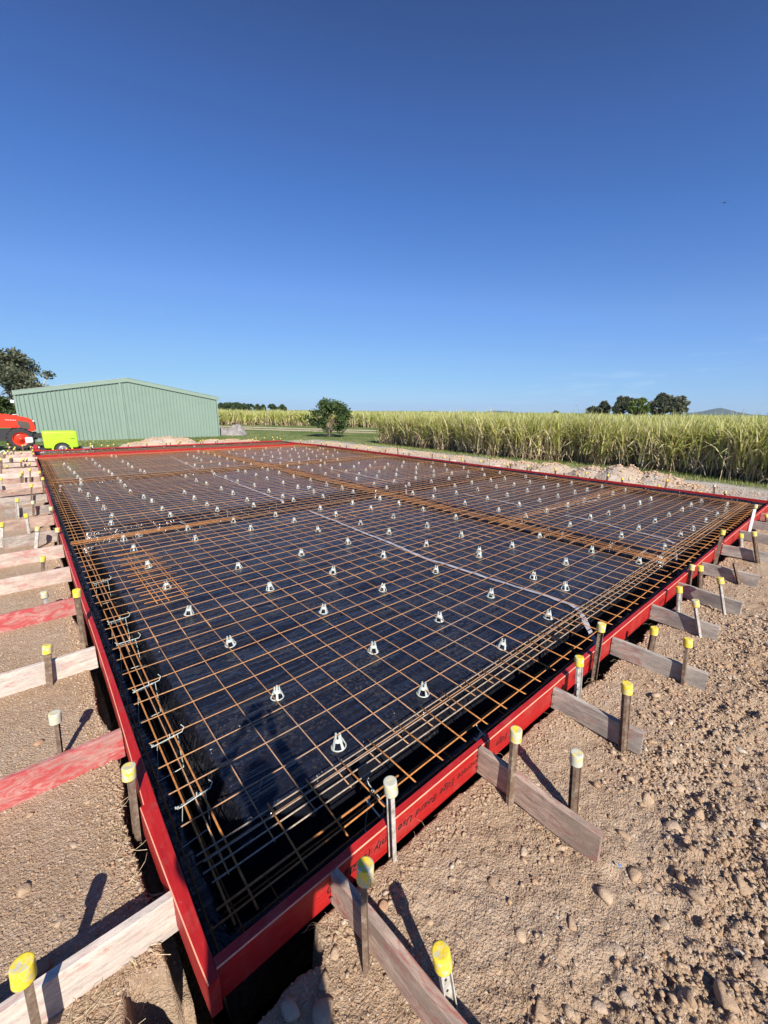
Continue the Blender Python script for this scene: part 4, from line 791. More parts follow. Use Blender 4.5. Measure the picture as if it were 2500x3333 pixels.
# ------------------------------------------------------------------ seam tape on the membrane
def tape(label, pts, w=0.048):
    pts = [Vector((p[0], p[1], p[2] if len(p) > 2 else 0)) for p in pts]; P = []
    for a, b in zip(pts[:-1], pts[1:]):
        n = max(2, int((b-a).length/0.08)); P += [a.lerp(b, i/n) for i in range(n)]
    P.append(pts[-1]); vs = []
    for i, p in enumerate(P):
        d = (P[min(i+1, len(P)-1)]-P[max(i-1, 0)]).normalized(); nrm = Vector((-d.y, d.x, 0)); ww = w*(0.5+0.06*math.sin(i*1.7))
        for s_ in (-1, 1):
            q = p+nrm*ww*s_; z = p.z if p.z < -.04 else float(film_h(np.array([q.x]), np.array([q.y]))[0])+.006; vs.append((q.x, q.y, z))
    mb = MB(); mb.add(vs, [(2*i, 2*i+1, 2*i+3, 2*i+2) for i in range(len(P)-1)], 'tape')
    o = mb.build('seam_tape', None, None, True); tag(o, label, 'tape', 'pale tape strips on the black plastic')
tape('long pale tape strip from the near right-hand trench to the first cross trench', [(2.66, -1.10, -.17), (2.72, -1.02, -.12), (2.84, -.90, -.075), (2.965, -.80, -.058), (3.05, -.70, -.052), (3.075, -.62, -.050), (3.07, -.5), (3.04, 0.04), (2.97, .6), (2.92, 1.1), (2.98, 2.07), (3.08, 4.15), (3.10, 4.45)])
tape('pale tape strip between the first and second cross trenches', [(3.10, 5.35), (3.16, 7.6), (3.24, 10.2), (3.05, 10.4)])
tape('faint tape strip beyond the second cross trench on the left', [(3.2, 11.2), (3.5, 15.6)])
tape('pale tape strip ending in the near right-hand trench at the right', [(5.95, -0.98), (6.35, -0.55), (6.55, 0.6), (6.6, 1.15)])
tape('short tape strip right of the lengthwise trench in the middle', [(6.66, 1.6), (6.70, 3.6)])
tape('tape strip turning across the right half beside a line of chairs', [(6.75, 1.58), (8.5, 1.34)])
tape('tape strip behind the middle lap bars on the right half', [(6.28, 4.5), (6.6, 5.4), (6.5, 6.4), (6.64, 10.0)])
tape('distant tape strip near the far right of the slab', [(6.5, 11.2), (6.7, 14.1)])
tape('tape strip near the right-hand corner under dense bars', [(9.2, -0.55), (9.3, -0.05)])

# ------------------------------------------------------------------ stones, clods and gravel
def ico():
    t = (1+5**.5)/2; v = [(-1,t,0),(1,t,0),(-1,-t,0),(1,-t,0),(0,-1,t),(0,1,t),(0,-1,-t),(0,1,-t),(t,0,-1),(t,0,1),(-t,0,-1),(-t,0,1)]
    f = [(0,11,5),(0,5,1),(0,1,7),(0,7,10),(0,10,11),(1,5,9),(5,11,4),(11,10,2),(10,7,6),(7,1,8),(3,9,4),(3,4,2),(3,2,6),(3,6,8),(3,8,9),(4,9,5),(2,4,11),(6,2,10),(8,6,7),(9,8,1)]
    v = np.array(v, float); v /= np.linalg.norm(v[0]); return v, np.array(f)
IV, IF = ico()
def outside(x, y, m=0.05): return (x < XL-0.04-m) | (x > XR+0.04+m) | (y < YF-0.04-m) | (y > YB2+0.04+m)
def scatter(name, xs, ys, rad, label, sink=0.35, mat='clod', zf=None, flat=0.75):
    n = len(xs); z = (zf or ground_h)(xs, ys)
    V = IV[None]*(1+RNG.uniform(-.35, .45, (n, 12, 1)))+RNG.uniform(-.22, .22, (n, 12, 3))
    for _ in range(8):
        nr = RNG.normal(size=(n, 1, 3)); nr /= np.linalg.norm(nr, axis=2, keepdims=True); dd = (V*nr).sum(2, keepdims=True); V = V-np.clip(dd-.60, 0, None)*nr; ang = RNG.uniform(0, 6.28, n); c, s = np.cos(ang), np.sin(ang)
    sc = np.stack([rad*RNG.uniform(.7, 1.3, n), rad*RNG.uniform(.7, 1.2, n), rad*RNG.uniform(.5, 1.0, n)*flat/0.75*0.8], -1); V = V*sc[:, None]
    X = V[..., 0]*c[:, None]-V[..., 1]*s[:, None]+xs[:, None]; Y = V[..., 0]*s[:, None]+V[..., 1]*c[:, None]+ys[:, None]; Z = V[..., 2]+(z+rad*sink)[:, None]
    P = np.stack([X, Y, Z], -1).reshape(-1, 3); F = (IF[None]+12*np.arange(n)[:, None, None]).reshape(-1, 3)
    o = link(name, fast(name, P, F, [mat], tint=np.repeat(RNG.random(n), 12))); tag(o, label, kind='stuff'); return o
def pts_in(n, x0, x1, y0, y1, dens=None):
    x = RNG.uniform(x0, x1, n); y = RNG.uniform(y0, y1, n); k = outside(x, y, 0.03)
    if dens is not None: k &= RNG.random(n) < dens(x, y)
    hole = (x > -0.86) & (x < -0.2) & (y < -0.98) & (y > np.where(x > -.55, -1.33, -1.74)); k &= ~hole; return x[k], y[k]
dn = lambda x, y: np.clip(sstep(-y-.35*sstep(.9-x, 0, .8), 1.35, 1.9)*(sstep(vn(x*2.6, y*2.6, 91)*.6+vn(x*7, y*7, 92)*.4, .28, .62)), 0.02, 1)
x, y = pts_in(34000, -0.3, 4.2, -3.0, -1.26, dn); scatter('clods', x, y, 0.004+0.010*RNG.random(len(x))**2.2, 'crumbly clay clods on the turned soil right of the boards')
x, y = pts_in(2300, -0.2, 5.5, -3.2, -1.6, dn); scatter('clods', x, y, 0.009+0.020*RNG.random(len(x))**2.8, 'larger clay lumps on the turned soil right of the boards')
x, y = pts_in(34000, -0.6, 4.0, -2.6, -1.26, lambda x, y: np.clip(1-0.18*(x-1), .2, 1)); scatter('gravel', x, y, 0.0018+0.0045*RNG.random(len(x))**2.5, 'fine pale gravel pressed in the soil right of the boards', 0.2)
x, y = pts_in(32000, -2.0, -0.62, -1.6, 5.0, lambda x, y: np.clip(1-.15*y, .15, 1)); scatter('gravel', x, y, 0.0025+0.0060*RNG.random(len(x))**2.5, 'fine pale gravel on the soil left of the boards', 0.2)
yb = RNG.uniform(-1.0, 6, 3500); xb = -0.66-np.abs(RNG.normal(0, 0.045, 3500)); scatter('rubble', xb, yb, 0.003+0.009*RNG.random(3500)**2, 'broken rubble edge beside the left board', 0.3)
xb = RNG.uniform(-.2, 9, 4500); yb = -1.30-np.abs(RNG.normal(0, 0.05, 4500)); scatter('rubble', xb, yb, 0.003+0.010*RNG.random(4500)**2, 'broken rubble edge beside the right-hand boards', 0.3)
x, y = pts_in(9000, 3.5, 14, -4.5, -1.3); scatter('gravel', x, y, 0.006+0.012*RNG.random(len(x))**2, 'gravel on the pad beyond the right-hand braces')
x, y = pts_in(9000, XR+.1, 14.2, -4, 20); scatter('gravel', x, y, 0.010+0.022*RNG.random(len(x))**2, 'grey gravel strip beyond the far right board')
# bigger single stones
STM = []
for k in range(7):
    rg = np.random.default_rng(k+5); vs = [tuple(p) for p in IV]; fs = []; vv = {}
    def mid(a, b):
        key = (min(a, b), max(a, b))
        if key not in vv: q = (np.array(vs[a])+np.array(vs[b]))/2; vs.append(tuple(q*(1+rg.uniform(-.04, .16)))); vv[key] = len(vs)-1
        return vv[key]
    vs = [tuple(np.array(p)*(1+rg.uniform(-.22, .25))) for p in vs]
    for a, b, c in IF: ab, bc, ca = mid(a, b), mid(b, c), mid(c, a); fs += [(a, ab, ca), (ab, b, bc), (ca, bc, c), (ab, bc, ca)]
    V = np.array(vs)
    for _ in range(6):
        nrm = rg.normal(size=3); nrm /= np.linalg.norm(nrm); dd = V@nrm; V = V-np.outer(np.clip(dd-0.50, 0, None), nrm)
    me = fast('stone', V*np.array([1.1, .9, .62]), np.array(fs), ['clod'], tint=np.full(len(V), [0.3, .65, .92, .45, .86, .1, .74][k])); STM.append(me)
SP = [(0.42, -1.58, .014, 0), (0.62, -1.60, .016, 2), (0.36, -1.75, .022, 1), (0.13, -1.50, .018, 6), (0.25, -1.36, .012, 6), (0.02, -1.37, .020, 4), (0.30, -1.47, .013, 6), (0.72, -1.90, .030, 1), (0.90, -1.95, .026, 0), (0.80, -2.08, .024, 1), (0.98, -2.14, .030, 3), (1.05, -1.86, .022, 0), (0.58, -2.00, .020, 2), (0.46, -2.08, .024, 2), (1.25, -2.0, .034, 1), (1.42, -2.05, .024, 0), (1.33, -1.86, .028, 3), (1.55, -1.95, .026, 1), (0.52, -1.86, .018, 0), (0.60, -2.2, .028, 1), (0.70, -2.28, .034, 0), (0.88, -2.34, .036, 1), (1.02, -2.36, .028, 3), (0.38, -2.02, .018, 2), (0.30, -1.96, .020, 1), (0.22, -1.90, .024, 0), (0.16, -2.02, .026, 1), (1.15, -2.25, .030, 0), (1.68, -1.88, .020, 1), (1.90, -1.95, .026, 0), (2.1, -1.98, .022, 3), (2.3, -2.02, .026, 1), (1.82, -2.12, .030, 0), (0.50, -1.42, .012, 3), (1.12, -1.50, .016, 5), (1.30, -1.45, .013, 2), (0.98, -1.46, .012, 2), (-0.30, -1.46, .040, 1), (-0.27, -1.40, .020, 0), (-0.38, -1.39, .026, 2), (-0.46, -1.41, .030, 1), (-0.20, -1.36, .018, 3), (-0.05, -1.62, .020, 4),
      (-0.73, 0.62, .016, 2), (-0.95, 0.52, .020, 4), (-1.02, -0.4, .024, 3), (-0.92, -0.62, .018, 2), (-0.86, -0.30, .014, 2), (-1.0, 0.0, .015, 0), (-0.78, -0.1, .013, 6), (-0.84, 1.5, .014, 2), (-0.98, -0.75, .022, 4)]
for i, (x, y, r, k) in enumerate(SP):
    z = float(ground_h(np.array([x]), np.array([y]))[0]); o = link('stone', STM[k], None, (x, y, z+r*.15), (random.uniform(-.25, .25), random.uniform(-.25, .25), random.uniform(0, 6))); o.scale = (r*1.35, r*1.25, r*1.3)
    side = 'right' if x > -0.5 else 'left'
    shade = ['tan', 'pinkish tan', 'pale', 'sandy', 'orange brown', 'dark brown', 'grey'][k]; size = 'small' if r < .016 else ('medium' if r < .026 else 'big')
    near = 'off the cut end of the second brace' if x > .95 and y < -1.75 else ('between the first and second braces' if x > .0 and y > -1.8 else ('right of the bottom yellow cap' if x > 0 else ('at the rim of the dark hole' if x > -.5 else 'left of the red boards')))
    tag(o, '%s %s stone %s' % (size, shade, near), 'stone', '%s %s stones %s' % (size, shade, near))
o = link('plastic_scrap', STM[2], None, (0.865, -1.90, -0.055), (0, 0, 1)); o.scale = (.009, .006, .006); o.data = STM[2].copy(); o.data.materials.clear(); o.data.materials.append(M['blue_plastic']); tag(o, 'tiny blue plastic scrap beside the end of the second brace', 'plastic scrap')

def strands(name, label, P, n, mat, L=(.04, .12), r=0.0009, up=0.3):
    mb = MB()
    for i in range(n):
        x, y = P(); z = float(ground_h(np.array([x]), np.array([y]))[0]); a = random.uniform(0, 6.28); l = random.uniform(*L); pts = []
        for k in range(4):
            u = k/3; pts.append((x+math.cos(a+u*.9)*l*u, y+math.sin(a+u*.9)*l*u, z+0.006+up*l*math.sin(u*2.6)*.6))
        mb.tube(pts, r, 3, mat, cap=False)
    o = mb.build(name); tag(o, label, kind='stuff')
strands('dry_grass', 'dry grass stalks on the soil at the bottom left', lambda: (random.gauss(-.86, .05), random.gauss(-1.12, .10)), 130, 'dry_straw', (.03, .10), .0008)
strands('dry_roots', 'pale dry roots hanging out of the soil edge beside the left board', lambda: (random.gauss(-.69, .03), random.uniform(-.95, .2)), 70, 'dry_straw', (.04, .13), .0010)
strands('dry_roots', 'thin brown roots scattered on the right-hand soil', lambda: (random.uniform(-.2, 1.6), random.uniform(-2.0, -1.3)), 60, 'root_brown', (.03, .16), .0008, .12)
strands('dry_roots', 'wispy roots under the right-hand boards', lambda: (random.uniform(-.25, 3.5), random.uniform(-1.33, -1.27)), 110, 'dry_straw', (.03, .09), .0007, .5)

# ------------------------------------------------------------------ spoil heaps
def heap(label, pts, mat='spoil', res=0.06, name='spoil_heap', rough=.35, cat='soil heap'):
    xs = [p[0] for p in pts]; ys = [p[1] for p in pts]; R = max(p[3] for p in pts)*1.6
    ax = np.arange(min(xs)-R, max(xs)+R, res); ay = np.arange(min(ys)-R, max(ys)+R, res)
    def zf(x, y):
        h = np.zeros_like(x)
        for px, py, ph, pr in pts:
            d = np.hypot(x-px, y-py)/pr; h = np.maximum(h, ph*np.clip(1-d*d*(.62+.4*vn(x*1.3, y*1.3, 8)), 0, 1)**1.1)
        h = h*(1+rough*fbm(x, y, 3, 5, 44)*2) + 0.05*fbm(x, y, 9, 4, 46)*np.clip(h*6, 0, 1)
        return -0.235+h*1.0+0.02*fbm(x, y, 5, 3, 47)*np.clip(h*20, 0, 1)
    o = link(name, grid_mesh(name, ax, ay, zf, [mat], smooth=False)); tag(o, label, cat)
    if name == 'spoil_heap':
        n = 1500; k = RNG.integers(0, len(pts), n); P_ = np.array(pts)[k]; hx_ = P_[:, 0]+RNG.normal(0, .42, n)*P_[:, 3]; hy_ = P_[:, 1]+RNG.normal(0, .42, n)*P_[:, 3]
        scatter('lumps', hx_, hy_, .012+.05*RNG.random(n)**3, 'loose lumps on the '+label.split(' behind')[0].split(' in front')[0], .2, 'clod', zf)
    return o
heap('long pale grey spoil heap behind the far right board near the right', [(12.3, 2.3, .50, .9), (12.5, 1.4, .42, .8), (12.3, 3.1, .40, .8), (12.4, .5, .20, .7)])
heap('orange brown spoil heap behind the far right board', [(12.6, 4.6, .34, .9), (12.7, 5.6, .30, .8), (12.8, 6.8, .24, .9)])
heap('low pale ridge of spoil behind the far part of the right board', [(13.0, 9.0, .18, 1.1), (13.0, 11.0, .16, 1.1), (13.1, 13.2, .18, 1.0), (12.8, 15.5, .2, 1.0), (12.6, 18, .18, 1.0)])
heap('pinkish brown soil heap in front of the green shed', [(4.6, 23.2, .46, .95), (5.4, 23.2, .50, .9), (6.0, 23.0, .44, .8), (3.8, 23.3, .22, .8)])
heap('low pinkish soil heap right of the larger heap before the shed', [(7.6, 23.0, .26, .9), (8.7, 23.0, .24, 1.0), (9.8, 23.1, .15, .9)])
heap('grey rock pile beside the right end of the green shed', [(11.6, 31.5, .62, .8), (12.6, 31.8, .70, .8), (12.0, 31.0, .45, .9)], 'grey_rock', .1, 'rock_pile', .8, 'rock pile')

# ------------------------------------------------------------------ green shed
SY, SX0, SX1, SZ0 = 29.6, -0.85, 10.35, -0.30
EAVE, RIDGE, AX = 2.62, 3.62, 4.78
sh = thing('green_shed', 'pale green corrugated metal shed with a low gabled roof behind the slab', 'shed', (0, 0, 0))
def roof_z(x): return EAVE+(RIDGE-EAVE)*(1-abs(x-AX)/((AX-SX0) if x < AX else (SX1-AX)))
W0 = (SX1-SX0)/54.0; sheets_n = 18
for s_ in range(sheets_n):
    mb = MB(); vs = []; fs = []
    for k in range(3):
        x = SX0+(s_*3+k)*W0
        prof = [(x, 0), (x+W0*.70, 0), (x+W0*.73, -.05), (x+W0*.86, -.05), (x+W0*.89, 0)]
        if k == 2: prof.append((x+W0, 0))
        for px, py in prof: vs += [(px, SY+py, SZ0), (px, SY+py, roof_z(min(px, SX1))-.02)]
    n = len(vs)//2; fs = [(2*i, 2*i+2, 2*i+3, 2*i+1) for i in range(n-1)]
    mb.add(vs, fs, 'shed_green'); mb.build('cladding_sheet', None, sh)
mb = MB(); mb.box((SX0+.02, SY+.02, SZ0), (SX0+.06, SY+14, EAVE-.03), 'shed_green'); mb.box((SX1-.06, SY+.02, SZ0), (SX1-.02, SY+14, EAVE-.03), 'shed_green'); mb.box((SX0+.06, SY+13.9, SZ0), (SX1-.06, SY+13.98, EAVE-.05), 'shed_green'); mb.build('wall', None, sh)
for a, b in (((SX0-.08, EAVE-.015), (AX, RIDGE)), ((AX, RIDGE), (SX1+.08, EAVE-.015))):
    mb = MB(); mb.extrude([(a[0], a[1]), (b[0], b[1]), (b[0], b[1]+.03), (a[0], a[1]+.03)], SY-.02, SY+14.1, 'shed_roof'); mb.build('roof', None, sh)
    mb = MB(); mb.extrude([(a[0], a[1]-.19), (b[0], b[1]-.19), (b[0], b[1]+.045), (a[0], a[1]+.045)], SY-.085, SY-.04, 'shed_trim'); mb.build('barge_flashing', None, sh)
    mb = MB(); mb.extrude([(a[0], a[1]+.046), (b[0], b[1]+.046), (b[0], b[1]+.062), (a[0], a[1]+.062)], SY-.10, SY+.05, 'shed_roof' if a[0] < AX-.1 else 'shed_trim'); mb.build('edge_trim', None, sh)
mb = MB(); mb.box((4.28, SY-.075, SZ0), (4.40, SY-.052, roof_z(4.3)-.2), 'shed_trim'); mb.build('cover_strip', None, sh)
for x in (SX0, SX1):
    mb = MB(); mb.box((x-.05, SY-.05, SZ0), (x+.05, SY+.06, EAVE-.1), 'shed_trim'); mb.build('corner_flashing', None, sh)
mb = MB(); mb.box((SX1+.06, SY-.1, EAVE-.10), (SX1+.20, SY+14, EAVE+.03), 'shed_trim'); mb.build('gutter', None, sh)
mb = MB(); mb.box((SX0-.22, SY-.02, 2.0), (SX0-.06, SY+.1, 2.16), 'white_enamel'); mb.build('lamp', None, sh)
mb = MB(); mb.tube([(SX0-.25, SY+.05, 1.35), (SX0, SY+.05, 1.37)], .02, 6, 'white_enamel'); mb.build('bracket', None, sh)

# ------------------------------------------------------------------ tractor
TY = 24.0
tr = thing('tractor', 'orange red farm tractor cut by the left frame edge in front of the shed', 'tractor', (-0.90, TY, -0.20))
def wheel(parent, x, y, r, w, rim, lugs=18, label=None):
    mb = MB(); mb.lathe([(r*.60, -w/2), (r*.86, -w/2), (r*.94, -w*.36), (r*.94, w*.36), (r*.86, w/2), (r*.60, w/2)], 36, 'tyre', axis='Y')
    for k in range(lugs):
        for s_ in (-1, 1):
            a = 2*PI*(k+(.5 if s_ > 0 else 0))/lugs; R = Matrix.Rotation(a, 3, 'Y') @ Matrix.Rotation(s_*.5, 3, 'X')
            mb.box((r*.90, min(0, s_*w*.55), -.028), (r*1.0, max(0, s_*w*.55), .028), 'tyre', R=R)
    ty = mb.build('wheel', None, parent, loc=(x, y, r))
    mb = MB(); mb.lathe([(r*.62, -w*.46), (r*.56, -w*.46), (r*.53, -w*.20), (r*.40, -w*.22), (r*.36, -w*.36), (r*.12, -w*.40), (r*.10, -w*.5), (0, -w*.5)], 32, rim, axis='Y')
    mb.build('rim', None, ty, True)
    mb = MB()
    for k in range(6):
        a = 2*PI*k/6; mb.lathe([(0, -w*.44), (.014, -w*.44), (.014, -w*.38)], 6, 'dark_metal', T=(math.cos(a)*r*.2, 0, math.sin(a)*r*.2), axis='Y')
    mb.build('wheel_nut', None, ty)
    return ty
R1 = 0.52
wheel(tr, 0.0, -0.30, R1, .30, 'tractor_orange'); wheel(tr, 0.0, 1.0, R1, .30, 'tractor_orange'); wheel(tr, -1.95, -.35, .80, .42, 'tractor_orange', 22); wheel(tr, -1.95, 1.05, .80, .42, 'tractor_orange', 22)
mb = MB(); hood = [(-.95, 1.10), (-.60, 1.04), (-.05, 1.02), (.20, .94), (.42, .84), (.56, .86), (.60, 1.05), (.56, 1.36), (.48, 1.42), (.0, 1.52), (-.62, 1.62), (-.95, 1.62)]
mb.extrude(hood, .05, .60, 'tractor_orange'); mb.extrude([(-.9, 1.6), (-.62, 1.62), (.0, 1.52), (.48, 1.42), (.46, 1.45), (0, 1.58), (-.62, 1.68), (-.9, 1.67)], .12, .53, 'tractor_orange'); mb.build('bonnet', None, tr)
mb = MB(); mb.extrude([(-.02, 1.36), (.38, 1.28), (.42, 1.18), (.40, .98), (.28, .93), (.06, 1.04), (-.01, 1.18)], .035, .052, 'grille_mesh'); mb.build('side_grille', None, tr)
mb = MB(); mb.extrude([(.57, .92), (.62, .95), (.64, 1.2), (.60, 1.37), (.57, 1.37)], .08, .57, 'dark_metal'); mb.build('front_grille', None, tr)
mb = MB(); mb.lathe([(0, -.01), (.035, -.01), (.035, .02)], 12, 'white_enamel', T=(.575, .048, 1.33), axis='Y'); mb.build('headlight', None, tr)
mb = MB(); mb.box((-2.3, .15, .42), (.30, .50, .95), 'dark_metal'); mb.box((.25, .2, .45), (.62, .48, .80), 'dark_metal'); mb.box((-.05, -.15, .42), (.05, .85, .55), 'dark_metal'); mb.box((.6, .1, .5), (.9, .6, .74), 'dark_metal'); mb.build('chassis', None, tr)
mb = MB(); mb.extrude([(-2.6, 1.1), (-2.5, 1.55), (-2.2, 1.75), (-1.7, 1.75), (-1.3, 1.45), (-1.2, 1.1), (-1.3, 1.1), (-1.75, 1.62), (-2.2, 1.62), (-2.5, 1.1)], -.55, -.15, 'tractor_orange'); mb.build('mudguard', None, tr)
mb = MB(); mb.box((-2.1, .15, 1.1), (-1.65, .55, 1.25), 'dark_metal'); mb.box((-2.2, .15, 1.2), (-2.1, .55, 1.65), 'dark_metal'); mb.build('seat', None, tr)
for yy_ in (0.02, .68):
    mb = MB(); mb.tube([(-2.35, yy_, 1.0), (-2.35, yy_, 2.55)], .035, 8, 'dark_metal'); mb.build('roll_bar', None, tr)
mb = MB()
for k, (x0, w_) in enumerate([(-.86, .03), (-.82, .03), (-.78, .03), (-.74, .03), (-.70, .03), (-.66, .02)]): mb.box((x0, .040, 1.50-.008*k), (x0+w_, .049, 1.535-.008*k), 'white_enamel')
for k in range(7): mb.box((-.42+k*.055, .040, 1.38-.004*k), (-.42+k*.055+.035, .049, 1.405-.004*k), 'white_enamel')
mb.build('decal', None, tr)

# ------------------------------------------------------------------ spray trailer with the lime tank
sp_ = thing('tank_trailer', 'bright lime green plastic tank on a small single-axle trailer', 'tank trailer', (0.40, 20.65, -0.20))
def superbox(hx, hy, hz, r, mat, n=6, seg=4):
    """rounded box as loops along X"""
    mb = MB(); vs = []; fs = []; rings = []
    def section(sx, hy, hz, r):
        out = []
        for q, (cy, cz) in enumerate(((1, 1), (-1, 1), (-1, -1), (1, -1))):
            for k in range(n+1):
                a = PI/2*q+PI/2*k/n; out.append((sx, cy*(hy-r)+r*math.cos(a), cz*(hz-r)+r*math.sin(a)))
        return out
    xs = []
    for k in range(seg+1): a = PI/2*k/seg; xs.append((-hx+r*(1-math.sin(a)) if False else -hx+r*.7*(1-math.sin(a)), r*.7*(1-math.cos(a))*0+r*.7*(1-math.sin(PI/2-a)) ))
    secs = [(-hx, r*.55), (-hx+.02, r*.28), (-hx+.06, r*.08), (-hx+.12, 0), (hx-.12, 0), (hx-.06, r*.08), (hx-.02, r*.28), (hx, r*.55)]
    for sx, ins in secs: rings.append(section(sx, hy-ins, hz-ins, max(r-ins*.6, .01)))
    m_ = len(rings[0])
    for R_ in rings: vs += R_
    for i in range(len(rings)-1):
        for k in range(m_): fs.append((i*m_+k, i*m_+(k+1) % m_, (i+1)*m_+(k+1) % m_, (i+1)*m_+k))
    fs.append(tuple(range(m_-1, -1, -1))); fs.append(tuple((len(rings)-1)*m_+k for k in range(m_)))
    mb.add(vs, fs, mat); return mb
tank = superbox(.585, .50, .36, .075, 'lime_poly').build('tank', None, sp_, True, loc=(0, 0, .64))
mb = MB(); mb.box((.33, -.505, .02), (.48, -.498, .045), 'dark_metal'); mb.build('decal', None, tank)
mb = MB(); mb.box((-.12, -.506, .20), (-.05, -.499, .215), 'dark_metal'); mb.build('handle', None, tank)
arch = [(.36*math.cos(a), .36*math.sin(a)) for a in np.linspace(0, PI, 16)]; arch2 = [(.30*math.cos(a), .30*math.sin(a)) for a in np.linspace(PI, 0, 16)]
mb = MB(); mb.extrude(arch+arch2, -.62, -.36, 'lime_poly'); mb.build('mudguard', None, sp_, loc=(0, 0, .24))
mb = MB(); mb.extrude(arch+arch2, .36, .62, 'lime_poly'); mb.build('mudguard', None, sp_, loc=(0, 0, .24))
for yy_ in (-.50, .50):
    w_ = wheel(sp_, 0, yy_, .27, .17, 'galv', 0)
mb = MB(); mb.box((-.75, -.3, .22), (.72, -.25, .29), 'dark_metal'); mb.box((-.75, .25, .22), (.72, .3, .29), 'dark_metal'); mb.box((.60, -.04, .20), (1.10, .04, .26), 'galv'); mb.box((1.05, -.04, .18), (1.12, .04, .34), 'white_enamel'); mb.build('chassis', None, sp_)
pm = thing('engine_pump', 'red petrol pump with a white fuel tank left of the lime tank', 'pump', (-0.45, 20.7, -0.18))
mb = MB(); mb.box((-.13, -.14, .10), (.13, .14, .24), 'pump_red'); mb.lathe([(0, -.15), (.08, -.15), (.09, -.13), (.09, .0)], 16, 'pump_red', T=(-.02, 0, .33), axis='Y'); mb.build('engine', None, pm)
mb = superbox(.12, .10, .045, .03, 'white_enamel'); mb.build('fuel_tank', None, pm, True, loc=(0, -.02, .30))
mb = MB(); mb.tube([(.13, -.12, 0), (.13, -.12, .42), (-.10, -.12, .46)], .012, 6, 'dark_metal'); mb.tube([(.13, .12, 0), (.13, .12, .42)], .012, 6, 'dark_metal'); mb.build('frame', None, pm)
wt = thing('white_container', 'small white plastic container on a post in front of the tractor wheel', 'container', (-0.62, 21.6, -0.2))
mb = superbox(.13, .10, .13, .05, 'white_enamel'); mb.build('drum', None, wt, True, loc=(0, 0, .58)); mb = MB(); mb.tube([(0, 0, .0), (0, 0, .46)], .03, 8, 'dark_metal'); mb.build('post', None, wt)
mb = MB(); mb.tube([(-1.9, 20.6, -.12), (-1.62, 20.5, -.02), (-1.48, 20.45, .06), (-1.42, 20.4, -.05), (-1.50, 20.3, -.12), (-1.75, 20.2, -.1), (-1.9, 20.3, -.05)], .018, 6, 'white_enamel'); tag(mb.build('hose'), 'white hose looped on the ground at the left frame edge', 'hose')

# ------------------------------------------------------------------ trees
def crown(name, parent, centres, n, leaf, mat, spread=0.55, seed=0):
    rg = np.random.default_rng(seed); C_ = np.array([c[:3] for c in centres]); Rr = np.array([c[3] for c in centres])
    wgt = Rr**2.2; k = rg.choice(len(C_), n, p=wgt/wgt.sum()); d = rg.normal(size=(n, 3)); d /= np.linalg.norm(d, axis=1)[:, None]
    rad = Rr[k]*(rg.random(n)**spread); P = C_[k]+d*rad[:, None]*np.array([1, 1, .85]); P[:, 2] -= 0.0
    a = rg.normal(size=(n, 3)); a /= np.linalg.norm(a, axis=1)[:, None]; b = np.cross(a, rg.normal(size=(n, 3))); b /= np.linalg.norm(b, axis=1)[:, None]
    s = leaf*rg.uniform(.6, 1.4, n)[:, None]; V = np.stack([P-a*s, P-b*s*.45, P+a*s, P+b*s*.45], 1).reshape(-1, 3); F = np.arange(4*n).reshape(-1, 4)
    return link(name, fast(name, V, F, [mat], tint=np.repeat(rg.random(n), 4)), parent)
def tree(label, loc, H, W, mat, trunk_h, seed, n=5000, leaf=.12, nclump=22, bark='bark', group=None, name='broadleaf_tree', tr=.12, shape=1.0, limbs=7, droop=0, D=None):
    rg = random.Random(seed); t = thing(name, label, 'tree', loc, 0, group); D = D or W
    cs = []
    for i in range(nclump):
        u = rg.random(); zz = trunk_h+(H-trunk_h)*(.12+.80*u); prof = math.sin(PI*min(1, max(.12, (u*.85+.13))))**shape; a = rg.uniform(0, 6.28); q = (rg.random()**.55)
        cs.append((math.cos(a)*W/2*.74*q*prof, math.sin(a)*D/2*.74*q*prof, zz-droop*q, (H-trunk_h)*rg.uniform(.10, .19)))
    mb = MB(); lean = (rg.uniform(-.05, .05)*H, rg.uniform(-.05, .05)*H)
    mb.tube([(0, 0, -.1), (lean[0]*.3, lean[1]*.3, trunk_h*.5), (lean[0]*.6, lean[1]*.6, trunk_h), (lean[0], lean[1], trunk_h+(H-trunk_h)*.5)], [tr*1.25, tr, tr*.85, tr*.4], 8, bark); mb.build('trunk', None, t, True)
    mb = MB()
    for c in rg.sample(cs, min(limbs+6, len(cs))):
        z0 = trunk_h*rg.uniform(.75, 1.15); p0 = Vector((lean[0]*.6, lean[1]*.6, z0)); p1 = Vector(c[:3]); m_ = p0.lerp(p1, .5)+Vector((rg.uniform(-.05, .05)*W, rg.uniform(-.05, .05)*W, (H-trunk_h)*.05))
        mb.tube([p0, m_, p1], [tr*.45, tr*.28, tr*.08], 6, bark, cap=False)
    mb.build('limb', None, t, True); crown('crown', t, cs, n, leaf, mat, seed=seed); return t
tree('small dark green round-crowned tree standing alone on the grass before the cane', (16.9, 24.6, -.3), 2.95, 4.7, 'bush_leaf', .38, 3, 6200, .085, 60, 'dark_bark', name='fruit_tree', tr=.075, limbs=10, shape=.7)
tree('large spreading gum tree behind the left end of the green shed', (-.9, 42, -.3), 6.3, 8.2, 'gum_leaf', 1.2, 5, 13000, .13, 46, 'pale_bark', name='gum_tree', tr=.28, limbs=16, shape=.6)
tree('dark dense tree low behind the gum at the left frame edge', (-2.9, 36, -.3), 3.4, 5.6, 'tree_leaf', .6, 6, 9000, .12, 30, 'bark', name='broadleaf_tree', tr=.2)
